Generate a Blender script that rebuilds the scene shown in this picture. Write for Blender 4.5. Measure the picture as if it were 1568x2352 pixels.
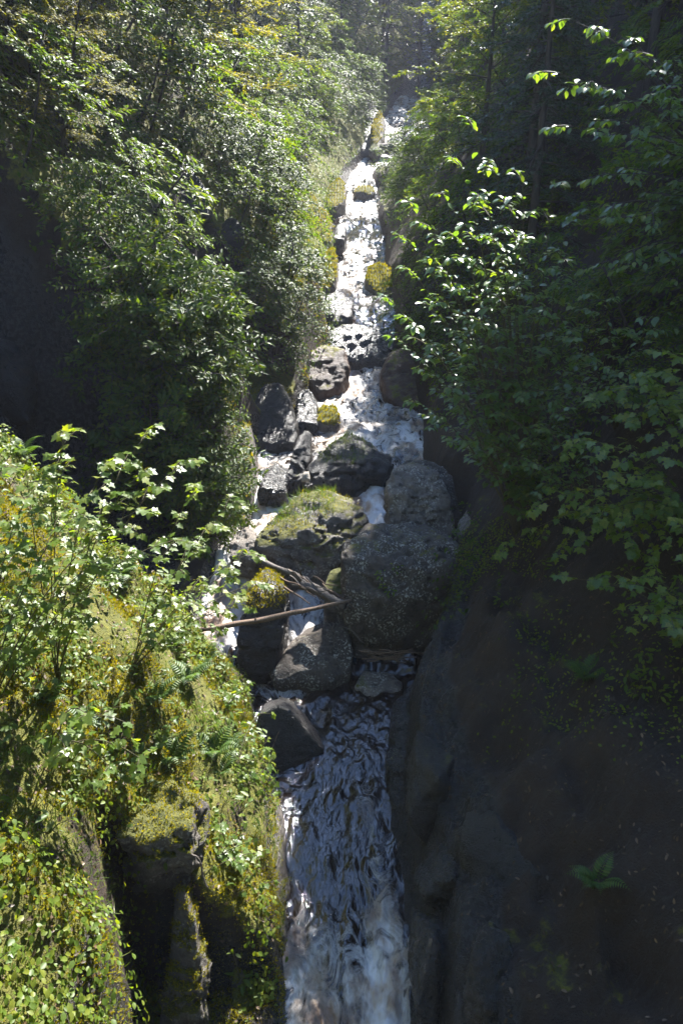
import bpy, bmesh, math, random
import numpy as np
from mathutils import Vector, Matrix, noise as mnoise

sc = bpy.context.scene
for o in list(bpy.data.objects): bpy.data.objects.remove(o)
C = sc.collection

# ------------------------------------------------------------------ camera, sky, sun, exposure
CAMZ, PITCH, TV = 7.0, math.radians(25.0), 18.0/28.0
TH = TV*682/1024
cam_d = bpy.data.cameras.new('camera'); cam = bpy.data.objects.new('camera', cam_d); C.objects.link(cam)
cam_d.sensor_fit = 'VERTICAL'; cam_d.sensor_height = 36; cam_d.lens = 28
cam_d.clip_start = 0.05; cam_d.clip_end = 1000
cam.location = (0, 0, CAMZ); cam.rotation_euler = (math.pi/2-PITCH, 0, 0)
sc.camera = cam

SUN_AZ, SUN_EL = math.radians(20), math.radians(46)      # azimuth to the right of straight ahead (+Y)
SUN = np.array([math.cos(SUN_EL)*math.sin(SUN_AZ), math.cos(SUN_EL)*math.cos(SUN_AZ), math.sin(SUN_EL)])
w = bpy.data.worlds.new('World'); sc.world = w; w.use_nodes = True
nt = w.node_tree; bg = nt.nodes['Background']
sky = nt.nodes.new('ShaderNodeTexSky'); sky.sky_type = 'NISHITA'; sky.sun_disc = False
sky.sun_elevation = SUN_EL; sky.sun_rotation = SUN_AZ; sky.dust_density = .2; sky.ozone_density = 5.0; sky.altitude = 2000; sky.air_density = 1.0
nt.links.new(sky.outputs[0], bg.inputs[0]); bg.inputs[1].default_value = 0.15
sl = bpy.data.lights.new('sun', 'SUN'); sl.energy = 5.0; sl.angle = math.radians(0.5); sl.color = (1.0, .965, .91)
so = bpy.data.objects.new('sun', sl); C.objects.link(so)
so.rotation_euler = Vector(-SUN).to_track_quat('-Z', 'Y').to_euler(); so.location = (15, 40, 60)
sc.view_settings.view_transform = 'Standard'; sc.view_settings.look = 'None'
sc.view_settings.exposure = 2.2; sc.view_settings.gamma = 1.0; sc.view_settings.use_curve_mapping = False
sc.render.engine = 'CYCLES'
cy = sc.cycles
cy.use_denoising = True; cy.max_bounces = 6; cy.diffuse_bounces = 3; cy.glossy_bounces = 3
cy.transmission_bounces = 5; cy.transparent_max_bounces = 4; cy.sample_clamp_indirect = 4; cy.caustics_reflective = False
cy.volume_bounces = 0

# ------------------------------------------------------------------ helpers
rng = np.random.default_rng(7); random.seed(7)
def tanrow(py):                       # slope dz/dY of the view ray through a row of the 1568 x 2352 view of the photograph
    return math.tan(-PITCH + math.atan((1176-py)/1176*TV))
def ray(px, py):
    sx = (px-784)/784*TH; sy = (1176-py)/1176*TV
    return np.array([sx, math.cos(PITCH)+math.sin(PITCH)*sy, math.cos(PITCH)*sy-math.sin(PITCH)])
def pt(px, py, Y):                    # point at distance Y along the ray through a pixel
    d = ray(px, py); return np.array([0, 0, CAMZ]) + d*(Y/d[1])

def _hash(ix, iy, iz, seed):
    h = (ix*374761393 + iy*668265263 + iz*2147483647 + seed*974711) & 0xffffffff
    h = ((h ^ (h >> 13))*1274126177) & 0xffffffff
    return ((h ^ (h >> 16)) & 0xffff)/65535.0
def vnoise(p, seed=0):
    p = np.asarray(p, float); i = np.floor(p).astype(np.int64); f = p-i; f = f*f*(3-2*f)
    r = 0
    for dx in (0, 1):
        for dy in (0, 1):
            for dz in (0, 1):
                wt = (f[..., 0] if dx else 1-f[..., 0])*(f[..., 1] if dy else 1-f[..., 1])*(f[..., 2] if dz else 1-f[..., 2])
                r = r + wt*_hash(i[..., 0]+dx, i[..., 1]+dy, i[..., 2]+dz, seed)
    return r*2-1
def fbm(p, octv=4, seed=0, gain=.5):
    p = np.asarray(p, float); a = 1.0; r = 0
    for k in range(octv):
        r = r + a*vnoise(p*(2.03**k)+k*17.3, seed+k); a *= gain
    return r
def sm(t):
    t = np.clip(t, 0, 1); return t*t*(3-2*t)

def fast_mesh(name, V, F, rnd=None, smooth=False, attrs=None):
    """V (n,3), F a list of face index arrays, each (m,k)"""
    me = bpy.data.meshes.new(name)
    V = np.ascontiguousarray(V, np.float32)
    me.vertices.add(len(V)); me.vertices.foreach_set('co', V.ravel())
    if not isinstance(F, (list, tuple)): F = [F]
    F = [np.asarray(f, np.int32) for f in F if len(f)]
    nl = sum(f.size for f in F); nf = sum(len(f) for f in F)
    me.loops.add(nl); me.loops.foreach_set('vertex_index', np.concatenate([f.ravel() for f in F]))
    st = []; b = 0
    for f in F:
        st.append(b+np.arange(len(f))*f.shape[1]); b += f.size
    me.polygons.add(nf); me.polygons.foreach_set('loop_start', np.concatenate(st).astype(np.int32))
    if smooth: me.polygons.foreach_set('use_smooth', np.ones(nf, bool))
    me.update(calc_edges=True)
    A = dict(attrs or {})
    if rnd is not None: A['rnd'] = rnd
    for k, v in A.items():
        a = me.attributes.new(k, 'FLOAT', 'POINT'); a.data.foreach_set('value', np.ascontiguousarray(v, np.float32))
    return me
def obj(name, me, mat=None, parent=None, loc=None):
    o = bpy.data.objects.new(name, me); C.objects.link(o)
    if mat is not None and me is not None and not me.materials: me.materials.append(mat)
    if parent is not None: o.parent = parent
    if loc is not None: o.location = loc
    return o
def tag(o, label=None, cat=None, group=None, kind=None):
    if label: o['label'] = label
    if cat: o['category'] = cat
    if group: o['group'] = group
    if kind: o['kind'] = kind
    return o
def thing(name, label, cat, loc, group=None):
    return tag(obj(name, None, loc=tuple(float(v) for v in loc)), label, cat, group)

def unit(v): return v/np.maximum(np.linalg.norm(v, axis=-1, keepdims=True), 1e-9)
def tube(pts, rad, k=6):
    pts = np.asarray(pts, float); n = len(pts); rad = np.broadcast_to(rad, (n,))
    T = unit(np.gradient(pts, axis=0)); ref = np.array([.31, .2, .93]) if abs(T[0, 2]) < .8 else np.array([.9, .3, .1])
    A = unit(np.cross(T, ref)); B = np.cross(T, A)
    th = np.arange(k)/k*2*np.pi
    V = pts[:, None]+rad[:, None, None]*(np.cos(th)[None, :, None]*A[:, None]+np.sin(th)[None, :, None]*B[:, None])
    i = np.arange(n-1)[:, None]*k; j = np.arange(k)[None]; j2 = (j+1) % k
    Q = np.stack([i+j, i+j2, i+k+j2, i+k+j], -1).reshape(-1, 4)
    V = np.concatenate([V.reshape(-1, 3), pts[:1], pts[-1:]])
    c0 = n*k; jj = np.arange(k)
    T1 = np.stack([np.full(k, c0), (jj+1) % k, jj], -1); T2 = np.stack([np.full(k, c0+1), (n-1)*k+jj, (n-1)*k+(jj+1) % k], -1)
    return V, Q, np.concatenate([T1, T2])
class Tubes:
    def __init__(s): s.V = []; s.Q = []; s.T = []; s.n = 0
    def add(s, pts, rad, k=5):
        V, Q, T = tube(pts, rad, k); s.V.append(V); s.Q.append(Q+s.n); s.T.append(T+s.n); s.n += len(V)
    def mesh(s, name): return fast_mesh(name, np.concatenate(s.V), [np.concatenate(s.Q), np.concatenate(s.T)], smooth=True)

TEMPL = {  # leaf outlines: (along, across, up), faces
 'kite': (np.array([(0,0,0),(.45,-.5,.07),(1,0,-.1),(.45,.5,.07)], float), [np.array([(0,1,2),(0,2,3)])]),
 'oval': (np.array([(0,0,0),(.28,-.42,.06),(.65,-.4,.04),(1,0,-.14),(.65,.4,.04),(.28,.42,.06),(.5,0,-.02)], float),
          [np.array([(0,1,6),(1,2,6),(2,3,6),(3,4,6),(4,5,6),(5,0,6)])]),
 'blade': (np.array([(0,-.5,0),(.55,-.35,.22),(1,0,.1),(.55,.35,.22),(0,.5,0)], float), [np.array([(0,1,4),(1,3,4),(1,2,3)])]),
}
_mp = [(0,0),(-.12,.2),(.02,.5),(.2,.33),(.42,.62),(.5,.3),(.72,.2),(1,0)]
_o = [(a,b) for a,b in _mp]+[(a,-b) for a,b in reversed(_mp[1:-1])]
_mv = [(a, b, .10*abs(b)-.12*max(a-.3,0)-.05*(abs(b)>.45)) for a,b in _o]+[(.3,0,-.01)]
TEMPL['maple'] = (np.array(_mv), [np.array([(i,(i+1)%14,14) for i in range(14)])])
def leaf_arrays(P, D, N, L, W, shape='kite'):
    tv, tf = TEMPL[shape]; P = np.asarray(P, float); n = len(P)
    D = unit(D); N = unit(N-(N*D).sum(-1, keepdims=True)*D); S = np.cross(N, D)
    L = np.broadcast_to(L, (n,)); W = np.broadcast_to(W, (n,))
    V = P[:, None]+tv[None, :, 0, None]*(L[:, None]*D)[:, None]+tv[None, :, 1, None]*(W[:, None]*S)[:, None]+tv[None, :, 2, None]*(L[:, None]*N)[:, None]
    F = [(f[None]+(np.arange(n)*len(tv))[:, None, None]).reshape(-1, f.shape[1]) for f in tf]
    return V.reshape(-1, 3), F, np.repeat(rng.random(n), len(tv))
def leaf_mesh(name, P, D, N, L, W, shape='kite'):
    V, F, r = leaf_arrays(P, D, N, L, W, shape); return fast_mesh(name, V, F, r)
def rdir(n, up=0.0):
    v = rng.normal(size=(n, 3)); v[:, 2] = v[:, 2]+up; return unit(v)

# ------------------------------------------------------------------ materials
def newmat(name):
    m = bpy.data.materials.new(name); m.use_nodes = True; t = m.node_tree
    return m, t, t.nodes['Principled BSDF'], t.nodes['Material Output']
def N_(t, typ, **kw):
    n = t.nodes.new(typ)
    for k, v in kw.items(): setattr(n, k, v)
    return n
def ramp(t, stops):
    n = N_(t, 'ShaderNodeValToRGB'); e = n.color_ramp.elements
    while len(e) > 1: e.remove(e[-1])
    e[0].position = stops[0][0]; e[0].color = (*stops[0][1], 1)
    for p, c in stops[1:]:
        x = e.new(p); x.color = (*c, 1)
    return n
def noisen(t, scale, detail=5, rough=.6, vec=None, dist=0):
    n = N_(t, 'ShaderNodeTexNoise'); n.inputs['Scale'].default_value = scale; n.inputs['Detail'].default_value = detail
    n.inputs['Roughness'].default_value = rough; n.inputs['Distortion'].default_value = dist
    if vec is not None: t.links.new(vec, n.inputs['Vector'])
    return n
def mathn(t, op, a, b=None, clamp=False):
    n = N_(t, 'ShaderNodeMath', operation=op); n.use_clamp = clamp
    for i, v in enumerate((a, b)):
        if v is None: continue
        if isinstance(v, (int, float)): n.inputs[i].default_value = v
        else: t.links.new(v, n.inputs[i])
    return n.outputs[0]
def mixc(t, fac, a, b):
    n = N_(t, 'ShaderNodeMix', data_type='RGBA')
    for s, v in ((n.inputs[0], fac), (n.inputs[6], a), (n.inputs[7], b)):
        if isinstance(v, (int, float)): s.default_value = v
        elif isinstance(v, tuple): s.default_value = (*v, 1)
        else: t.links.new(v, s)
    return n.outputs[2]
def maprange(t, v, a, b, c=0., d=1.):
    n = N_(t, 'ShaderNodeMapRange'); n.interpolation_type = 'SMOOTHSTEP'
    t.links.new(v, n.inputs[0])
    for i, x in zip((1, 2, 3, 4), (a, b, c, d)): n.inputs[i].default_value = x
    return n.outputs[0]

def leaf_mat(name, stops, trans_col=(1.25, 1.2, .45), tfac=.42, rough=.38, use_obj=False, spec=.5):
    m, t, b, out = newmat(name)
    if use_obj: src = N_(t, 'ShaderNodeObjectInfo').outputs['Random']
    else: src = N_(t, 'ShaderNodeAttribute', attribute_name='rnd').outputs['Fac']
    geo = N_(t, 'ShaderNodeNewGeometry')
    big = noisen(t, .8, 2, .5, geo.outputs['Position'])
    f = mathn(t, 'ADD', mathn(t, 'MULTIPLY', src, .7), mathn(t, 'MULTIPLY', big.outputs[0], .35))
    r = ramp(t, stops); t.links.new(f, r.inputs[0])
    fine = noisen(t, 55, 3, .6, geo.outputs['Position'])
    col = mixc(t, maprange(t, fine.outputs[0], .35, .75, 0, .35), r.outputs[0], (.03, .05, .012))
    t.links.new(col, b.inputs['Base Color']); b.inputs['Roughness'].default_value = rough
    b.inputs['Specular IOR Level'].default_value = spec
    tr = N_(t, 'ShaderNodeBsdfTranslucent'); mu = N_(t, 'ShaderNodeMix', data_type='RGBA', blend_type='MULTIPLY')
    mu.inputs[0].default_value = 1; t.links.new(col, mu.inputs[6]); mu.inputs[7].default_value = (*trans_col, 1)
    t.links.new(mu.outputs[2], tr.inputs[0])
    mx = N_(t, 'ShaderNodeMixShader'); mx.inputs[0].default_value = tfac
    t.links.new(b.outputs[0], mx.inputs[1]); t.links.new(tr.outputs[0], mx.inputs[2]); t.links.new(mx.outputs[0], out.inputs[0])
    return m
M = {}
M['maple_leaf'] = leaf_mat('maple_leaf', [(0,(.06,.12,.02)),(.5,(.12,.19,.03)),(.85,(.18,.23,.045)),(1,(.26,.23,.04))], (2.5,2.15,.35), .52, .38, True, .5)
M['birch_leaf'] = leaf_mat('birch_leaf', [(0,(.06,.12,.028)),(.6,(.10,.18,.04)),(.95,(.17,.22,.04)),(1,(.24,.2,.03))], (2.3,2.1,.4), .5, .3, True, .85)
M['birch_mass'] = leaf_mat('birch_mass', [(0,(.06,.12,.028)),(.6,(.10,.18,.04)),(.95,(.17,.22,.04)),(1,(.24,.2,.03))], (2.3,2.1,.4), .5, .3, spec=.85)
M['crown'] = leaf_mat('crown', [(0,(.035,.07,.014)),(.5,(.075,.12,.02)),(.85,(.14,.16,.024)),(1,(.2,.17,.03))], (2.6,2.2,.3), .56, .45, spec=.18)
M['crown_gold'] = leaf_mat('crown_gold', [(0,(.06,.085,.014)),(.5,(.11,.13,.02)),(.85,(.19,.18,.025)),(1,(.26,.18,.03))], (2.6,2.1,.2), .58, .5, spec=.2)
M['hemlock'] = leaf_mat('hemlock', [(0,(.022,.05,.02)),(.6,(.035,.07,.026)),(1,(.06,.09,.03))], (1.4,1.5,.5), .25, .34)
M['shrub'] = leaf_mat('shrub', [(0,(.03,.065,.014)),(.6,(.07,.12,.02)),(1,(.15,.16,.025))], (2.2,2.1,.35), .52, .42, spec=.18)
M['herb'] = leaf_mat('herb', [(0,(.06,.11,.018)),(.6,(.11,.17,.028)),(1,(.19,.20,.035))], (2.1,1.9,.35), .5, .45, True, .35)
M['herb_mass'] = leaf_mat('herb_mass', [(0,(.06,.11,.016)),(.55,(.13,.19,.025)),(.9,(.21,.23,.03)),(1,(.3,.22,.06))], (2.1,1.9,.35), .48, .45, spec=.35)
M['moss'] = leaf_mat('moss', [(0,(.09,.12,.008)),(.5,(.22,.215,.012)),(1,(.36,.29,.025))], (1.7,1.5,.25), .42, .7, spec=.2)
M['grass'] = leaf_mat('grass', [(0,(.05,.10,.015)),(.6,(.10,.16,.025)),(1,(.2,.2,.05))], (1.5,1.5,.4), .42, .45)
M['fern'] = leaf_mat('fern', [(0,(.05,.10,.02)),(.6,(.08,.15,.03)),(1,(.14,.18,.04))], (1.5,1.5,.4), .42, .45)
M['litter'] = leaf_mat('litter', [(0,(.03,.018,.011)),(.55,(.09,.055,.03)),(.85,(.18,.11,.06)),(.95,(.3,.17,.06)),(1,(.34,.3,.25))], (1,.9,.6), .12, .55)

def rock_mat(name, c0, c1, moss=.0, lichen=.0, rough=.5, mosscol=((.07,.08,.012),(.17,.15,.02)), scale=1., wet=0., cover=False):
    m, t, b, out = newmat(name)
    tc = N_(t, 'ShaderNodeTexCoord'); P = N_(t, 'ShaderNodeNewGeometry'); pos = P.outputs['Position']
    n1 = noisen(t, 2.2*scale, 8, .65, pos); n2 = noisen(t, 17*scale, 6, .7, pos); n3 = noisen(t, 70*scale, 4, .6, pos)
    f = mathn(t, 'ADD', mathn(t, 'MULTIPLY', n1.outputs[0], .6), mathn(t, 'MULTIPLY', n2.outputs[0], .5))
    r = ramp(t, [(.3, c0), (.55, tuple((a+d)/2 for a, d in zip(c0, c1))), (.75, c1)]); t.links.new(f, r.inputs[0])
    col = r.outputs[0]
    if lichen:
        v = noisen(t, 30*scale, 3, .55, pos); v2 = noisen(t, 3*scale, 3, .6, pos)
        g = mathn(t, 'MULTIPLY', maprange(t, v.outputs[0], .53, .60), maprange(t, v2.outputs[0], .42, .6))
        g_ = mathn(t, 'MULTIPLY', g, lichen); col = mixc(t, g_, col, (.42, .40, .34))
        v3 = noisen(t, 9*scale, 4, .6, pos); col = mixc(t, mathn(t, 'MULTIPLY', maprange(t, v3.outputs[0], .52, .62), .55), col, tuple(c_*.45 for c_ in c0))
    rgh = maprange(t, n2.outputs[0], .3, .7, rough-.12, rough+.15)
    if moss:
        sx = N_(t, 'ShaderNodeSeparateXYZ'); t.links.new(P.outputs['Normal'], sx.inputs[0])
        mk = mathn(t, 'ADD', mathn(t, 'MULTIPLY', sx.outputs[2], .55), mathn(t, 'MULTIPLY', n1.outputs[0], .75))
        mk = mathn(t, 'ADD', mk, mathn(t, 'MULTIPLY', n2.outputs[0], .3))
        if cover: mk = mathn(t, 'ADD', mk, mathn(t, 'SUBTRACT', mathn(t, 'MULTIPLY', N_(t, 'ShaderNodeAttribute', attribute_name='mossy').outputs['Fac'], .55), .5))
        mk = maprange(t, mk, 1.12-moss*.6, 1.24-moss*.6)
        mr = ramp(t, [(.3, mosscol[0]), (.7, mosscol[1])]); t.links.new(n2.outputs[0], mr.inputs[0])
        col = mixc(t, mk, col, mr.outputs[0])
        rgh = mathn(t, 'MAXIMUM', rgh, mathn(t, 'MULTIPLY', mk, .85))
    if cover:
        bare = N_(t, 'ShaderNodeAttribute', attribute_name='bare').outputs['Fac']
        bk = maprange(t, mathn(t, 'ADD', bare, mathn(t, 'MULTIPLY', n1.outputs[0], .5)), .62, .85)
        rr_ = ramp(t, [(.35, (.010, .009, .0085)), (.7, (.05, .044, .04))]); t.links.new(f, rr_.inputs[0])
        col = mixc(t, bk, col, rr_.outputs[0]); g2 = N_(t, 'ShaderNodeMix', data_type='FLOAT')
        t.links.new(bk, g2.inputs[0]); t.links.new(rgh, g2.inputs[2]); t.links.new(maprange(t, n2.outputs[0], .4, .65, .16, .42), g2.inputs[3]); rgh = g2.outputs[0]
    t.links.new(col, b.inputs['Base Color']); t.links.new(rgh, b.inputs['Roughness'])
    b.inputs['Specular IOR Level'].default_value = .5+wet*.4
    h = mathn(t, 'ADD', mathn(t, 'MULTIPLY', n1.outputs[0], .6), mathn(t, 'ADD', mathn(t, 'MULTIPLY', n2.outputs[0], .35), mathn(t, 'MULTIPLY', n3.outputs[0], .28)))
    bp = N_(t, 'ShaderNodeBump'); bp.inputs['Strength'].default_value = 1.; bp.inputs['Distance'].default_value = .09
    t.links.new(h, bp.inputs['Height']); t.links.new(bp.outputs[0], b.inputs['Normal'])
    return m
M['rock'] = rock_mat('rock', (.024,.019,.015), (.15,.118,.09), moss=.06, lichen=1.)
M['rock_lichen'] = rock_mat('rock_lichen', (.055,.045,.037), (.32,.265,.215), moss=.1, lichen=1.)
M['rock_dark'] = rock_mat('rock_dark', (.009,.008,.0072), (.042,.035,.03), moss=.05, rough=.36, wet=.5)
M['rock_moss'] = rock_mat('rock_moss', (.04,.034,.03), (.2,.175,.15), moss=.55, lichen=.6, mosscol=((.045,.055,.012),(.13,.125,.02)))
M['rock_brown'] = rock_mat('rock_brown', (.035,.02,.014), (.13,.075,.05), moss=.22, rough=.45)
M['rock_wet'] = rock_mat('rock_wet', (.006,.0055,.005), (.03,.026,.023), moss=.1, rough=.24, wet=1.)
M['rock_thin_moss'] = rock_mat('rock_thin_moss', (.035,.029,.024), (.2,.165,.135), moss=.36, lichen=.7, mosscol=((.045,.055,.012),(.13,.12,.02)))
M['stone_pale'] = rock_mat('stone_pale', (.2,.18,.15), (.42,.38,.32), rough=.6, scale=2)
M['ground'] = rock_mat('ground', (.014,.009,.006), (.06,.038,.023), moss=.62, rough=.75, mosscol=((.06,.07,.011),(.17,.16,.018)), cover=True)
def bark_mat(name, c0, c1, sc_=1.):
    m, t, b, out = newmat(name)
    P = N_(t, 'ShaderNodeNewGeometry'); mp = N_(t, 'ShaderNodeMapping'); mp.inputs['Scale'].default_value = (1, 1, .18)
    t.links.new(P.outputs['Position'], mp.inputs[0])
    n = noisen(t, 30*sc_, 6, .7, mp.outputs[0]); r = ramp(t, [(.3, c0), (.7, c1)]); t.links.new(n.outputs[0], r.inputs[0])
    t.links.new(r.outputs[0], b.inputs['Base Color']); b.inputs['Roughness'].default_value = .75
    bp = N_(t, 'ShaderNodeBump'); bp.inputs['Strength'].default_value = .8; bp.inputs['Distance'].default_value = .02
    t.links.new(n.outputs[0], bp.inputs['Height']); t.links.new(bp.outputs[0], b.inputs['Normal'])
    return m
M['bark'] = bark_mat('bark', (.02,.016,.013), (.09,.07,.055))
M['twig'] = bark_mat('twig', (.05,.035,.02), (.15,.10,.06), 2)
M['stem'] = bark_mat('stem', (.06,.055,.02), (.14,.12,.05), 3)
M['driftwood'] = bark_mat('driftwood', (.07,.045,.03), (.26,.17,.11), 2)
M['driftwood_grey'] = bark_mat('driftwood_grey', (.05,.042,.036), (.19,.16,.135), 2)

# water: tea-dark stream with real foam
m, t, b, out = newmat('water'); M['water'] = m
P = N_(t, 'ShaderNodeNewGeometry'); pos = P.outputs['Position']
mp = N_(t, 'ShaderNodeMapping'); mp.inputs['Scale'].default_value = (1, .55, .8); t.links.new(pos, mp.inputs[0])
fo = N_(t, 'ShaderNodeAttribute', attribute_name='foam').outputs['Fac']
fn = noisen(t, 4.2, 7, .62, mp.outputs[0], 1.0); fn2 = noisen(t, 60, 6, .8, mp.outputs[0], .6)
lace = mathn(t, 'SUBTRACT', 1., mathn(t, 'MULTIPLY', mathn(t, 'ABSOLUTE', mathn(t, 'SUBTRACT', fn.outputs[0], .5)), 5.5), True)
fs = mathn(t, 'ADD', mathn(t, 'MULTIPLY', lace, .42), mathn(t, 'MULTIPLY', fn2.outputs[0], .3))
fs = mathn(t, 'ADD', fs, mathn(t, 'MULTIPLY', fn.outputs[0], .8))
thr = mathn(t, 'SUBTRACT', 1.2, mathn(t, 'MULTIPLY', fo, 1.0))
foam = N_(t, 'ShaderNodeMapRange'); t.links.new(mathn(t, 'SUBTRACT', fs, thr), foam.inputs[0])
foam.inputs[1].default_value = -.1; foam.inputs[2].default_value = .34
tint = noisen(t, 2.3, 4, .6, mp.outputs[0]); tr_ = ramp(t, [(.36, (.24, .14, .08)), (.46, (.44, .35, .27)), (.55, (.66, .63, .6))]); t.links.new(tint.outputs[0], tr_.inputs[0])
t.links.new(mixc(t, foam.outputs[0], (.016, .010, .006), tr_.outputs[0]), b.inputs['Base Color'])
t.links.new(maprange(t, foam.outputs[0], 0, .6, .06, .5), b.inputs['Roughness'])
b.inputs['IOR'].default_value = 1.5; b.inputs['Specular IOR Level'].default_value = .75
w1 = noisen(t, 9, 3, .5, mp.outputs[0], .6); w2 = noisen(t, 34, 4, .6, mp.outputs[0], .5)
hh = mathn(t, 'ADD', mathn(t, 'MULTIPLY', w1.outputs[0], 1.), mathn(t, 'MULTIPLY', w2.outputs[0], .2))
hh = mathn(t, 'ADD', hh, mathn(t, 'MULTIPLY', foam.outputs[0], .25))
bp = N_(t, 'ShaderNodeBump'); bp.inputs['Strength'].default_value = .6; bp.inputs['Distance'].default_value = .05
t.links.new(hh, bp.inputs['Height']); t.links.new(bp.outputs[0], b.inputs['Normal'])

# ------------------------------------------------------------------ stream course and gorge
# rows of the photograph (1568 x 2352 view): row, water level z, left edge, right edge ; far rows give the distance instead
rows = [(2352,-.25,655,935),(2200,-.2,652,945),(2000,-.15,650,925),(1900,-.12,640,900),(1800,-.08,632,890),(1700,-.05,592,895),
        (1600,-.02,580,955),(1545,0,560,968),(1440,.3,455,985),(1300,.7,500,1040),(1220,.95,535,1050),(1150,1.1,572,985),
        (1050,1.25,572,968),(960,1.35,685,970),(880,1.55,735,915),(830,1.8,770,895)]
ST = []
for py, z, a, b_ in rows:
    Y = (z-CAMZ)/tanrow(py); ST.append((Y, pt(a, py, Y)[0], pt(b_, py, Y)[0], z))
for py, Y, a, b_ in [(755,21.3,738,905),(700,23,735,905),(640,26.2,758,880),(560,31.2,768,884),(500,34.5,752,866),(430,39.5,786,862),(400,42,805,850),
                     (345,46,850,960),(260,54,890,985),(200,64,930,1020)]:
    p0, p1 = pt(a, py, Y), pt(b_, py, Y); ST.append((Y, p0[0], p1[0], p0[2]))
Y, a, b_, z = ST[-1]
ST += [(90, a+3, b_+3, z+9), (130, a+6, b_+6, z+22)]
ST = [(-16, -.65, .75, -1.2), (0, -.62, .72, -.45)]+ST
ST = np.array(ST)
def xl(Y): return np.interp(Y, ST[:, 0], ST[:, 1])
def xr(Y): return np.interp(Y, ST[:, 0], ST[:, 2])
def zw(Y): return np.interp(Y, ST[:, 0], ST[:, 3])
def band(Y, a, b_, e=.4): return sm((Y-a)/e+.5)*sm((b_-Y)/e+.5)
def slope(s, k1, brk, k2): return np.where(s < brk, k1*s, k1*brk+k2*np.minimum(s-brk, 26)+.25*np.maximum(s-brk-26, 0))
def hleft(s, Y):
    h = .35*sm(s/.12)+slope(s, 1.32, 7, .75)
    cove = band(Y, 8.9, 12.6, .5)
    h = h*(1-cove)+cove*(.3*sm(s/.2)+.15*np.minimum(s, 2.8)+slope(np.maximum(s-2.8, 0), 2.6, 3.2, .8))
    c2 = band(Y, 15.7, 17.7, .6)*sm((2.4-s)/.8); h = h*(1-c2)+c2*(.5*sm(s/.2)+.2*np.minimum(s, 1.3)+slope(np.maximum(s-1.3, 0), 2.2, 4, .8))
    spur = band(Y, 12.6, 21, .6)*(1-c2); h = h+spur*1.3*sm(s/.5)
    gul = band(Y, 1.8, 4.95, .22)*sm((np.interp(Y, [2.8, 3.5, 4.1, 4.9], [.95, 1.05, 1.25, 1.55])-s)/.22)
    h = h+.75*sm((4.0-Y)/.4)*sm((s-.5)/.5)*sm(Y/1.5)
    h = h*(1-gul)+gul*np.minimum(h, .15)
    return h
def hright(s, Y):
    near = sm((9.3-Y)/1.0)
    h = .6*sm(s/.25)+slope(s, 1.35, 7.5, .8)
    hn = 1.1*sm(s/.40)+.85*s+.5*np.maximum(s-2.6, 0)-.6*np.maximum(s-9, 0)-.25*np.maximum(s-20, 0)
    h = h*(1-.78*band(Y, 33, 64, 5)*sm((4.5-s)/2.5))
    return h*(1-near)+hn*near
def height(x, Y):
    x = np.asarray(x, float); Y = np.asarray(Y, float)
    a, b_, z = xl(Y), xr(Y), zw(Y); sL = a-x; sR = x-b_
    mid = (x-a)/np.maximum(b_-a, .01)
    bed = -.28*np.sqrt(np.clip(4*mid*(1-mid), 0, 1))-.04
    h = np.where(sL > 0, hleft(np.maximum(sL, 0), Y)-.04, np.where(sR > 0, hright(np.maximum(sR, 0), Y)-.04, bed))
    s = np.maximum(np.maximum(sL, sR), 0)
    p = np.stack([x, Y, z+h], -1)
    amp = .10*sm(s/.3)+.05*np.minimum(s, 8)
    n = fbm(p*np.array([.55, .55, .55]), 4, 3)*amp*1.2+fbm(p*2.6, 3, 9)*.085*sm(s/.25)
    rk = fbm(p*np.array([1.3, 1.3, 1.3]), 3, 15); n = n+(np.floor(rk*3+.5)/3*.6+rk*.4)*.16*sm(s/.3)
    rr = sm(sR/.15)*sm((2.2-sR)/.8)*sm((10.5-Y)/1.5); q = p*np.array([1.4, 1.4, 2.4])
    n = n+rr*(.16*(1-np.abs(fbm(q, 4, 61))*1.8)-.08+.10*np.floor(fbm(q*1.7, 2, 67)*3)/3)
    cl = (sL > 0)*band(Y, 8.5, 13.2, .5)*sm(sL/1.5); n = n+cl*(.3*(1-np.abs(fbm(q*.8, 4, 71))*1.8)-.1)
    return z+h+n
def normal(x, Y, e=.06):
    x = np.asarray(x, float); Y = np.asarray(Y, float); hs = height(np.stack([x+e, x-e, x, x]), np.stack([Y, Y, Y+e, Y-e]))
    gx = (hs[0]-hs[1])/(2*e); gy = (hs[2]-hs[3])/(2*e)
    return unit(np.stack([-gx, -gy, np.ones_like(gx)], -1))
def spaced(knots):
    out_ = []
    for a, b_, d in knots: out_ += list(np.arange(a, b_-1e-6, d))
    return np.array(out_+[knots[-1][1]])
Yg = spaced([(-16, 2, .6), (2, 6, .055), (6, 14, .075), (14, 24, .14), (24, 50, .35), (50, 130, 1.6)])
sg = spaced([(.0, .6, .05), (.6, 3.5, .085), (3.5, 8, .18), (8, 20, .5), (20, 60, 2.5)])
nb = 9
cols = []
Yc = Yg[:, None]
Lx = xl(Yc)-sg[::-1][None, :]; Rx = xr(Yc)+sg[None, :]
Bx = xl(Yc)+(xr(Yc)-xl(Yc))*np.linspace(0, 1, nb+2)[1:-1][None, :]
X = np.concatenate([Lx, Bx, Rx], 1); YY = np.broadcast_to(Yc, X.shape)
Z = height(X, YY)
nr, nc = X.shape
ii = np.arange(nr-1)[:, None]*nc; jj = np.arange(nc-1)[None]
Q = np.stack([ii+jj, ii+jj+1, ii+nc+jj+1, ii+nc+jj], -1).reshape(-1, 4)
sR_ = X-xr(YY); sL_ = xl(YY)-X
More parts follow.
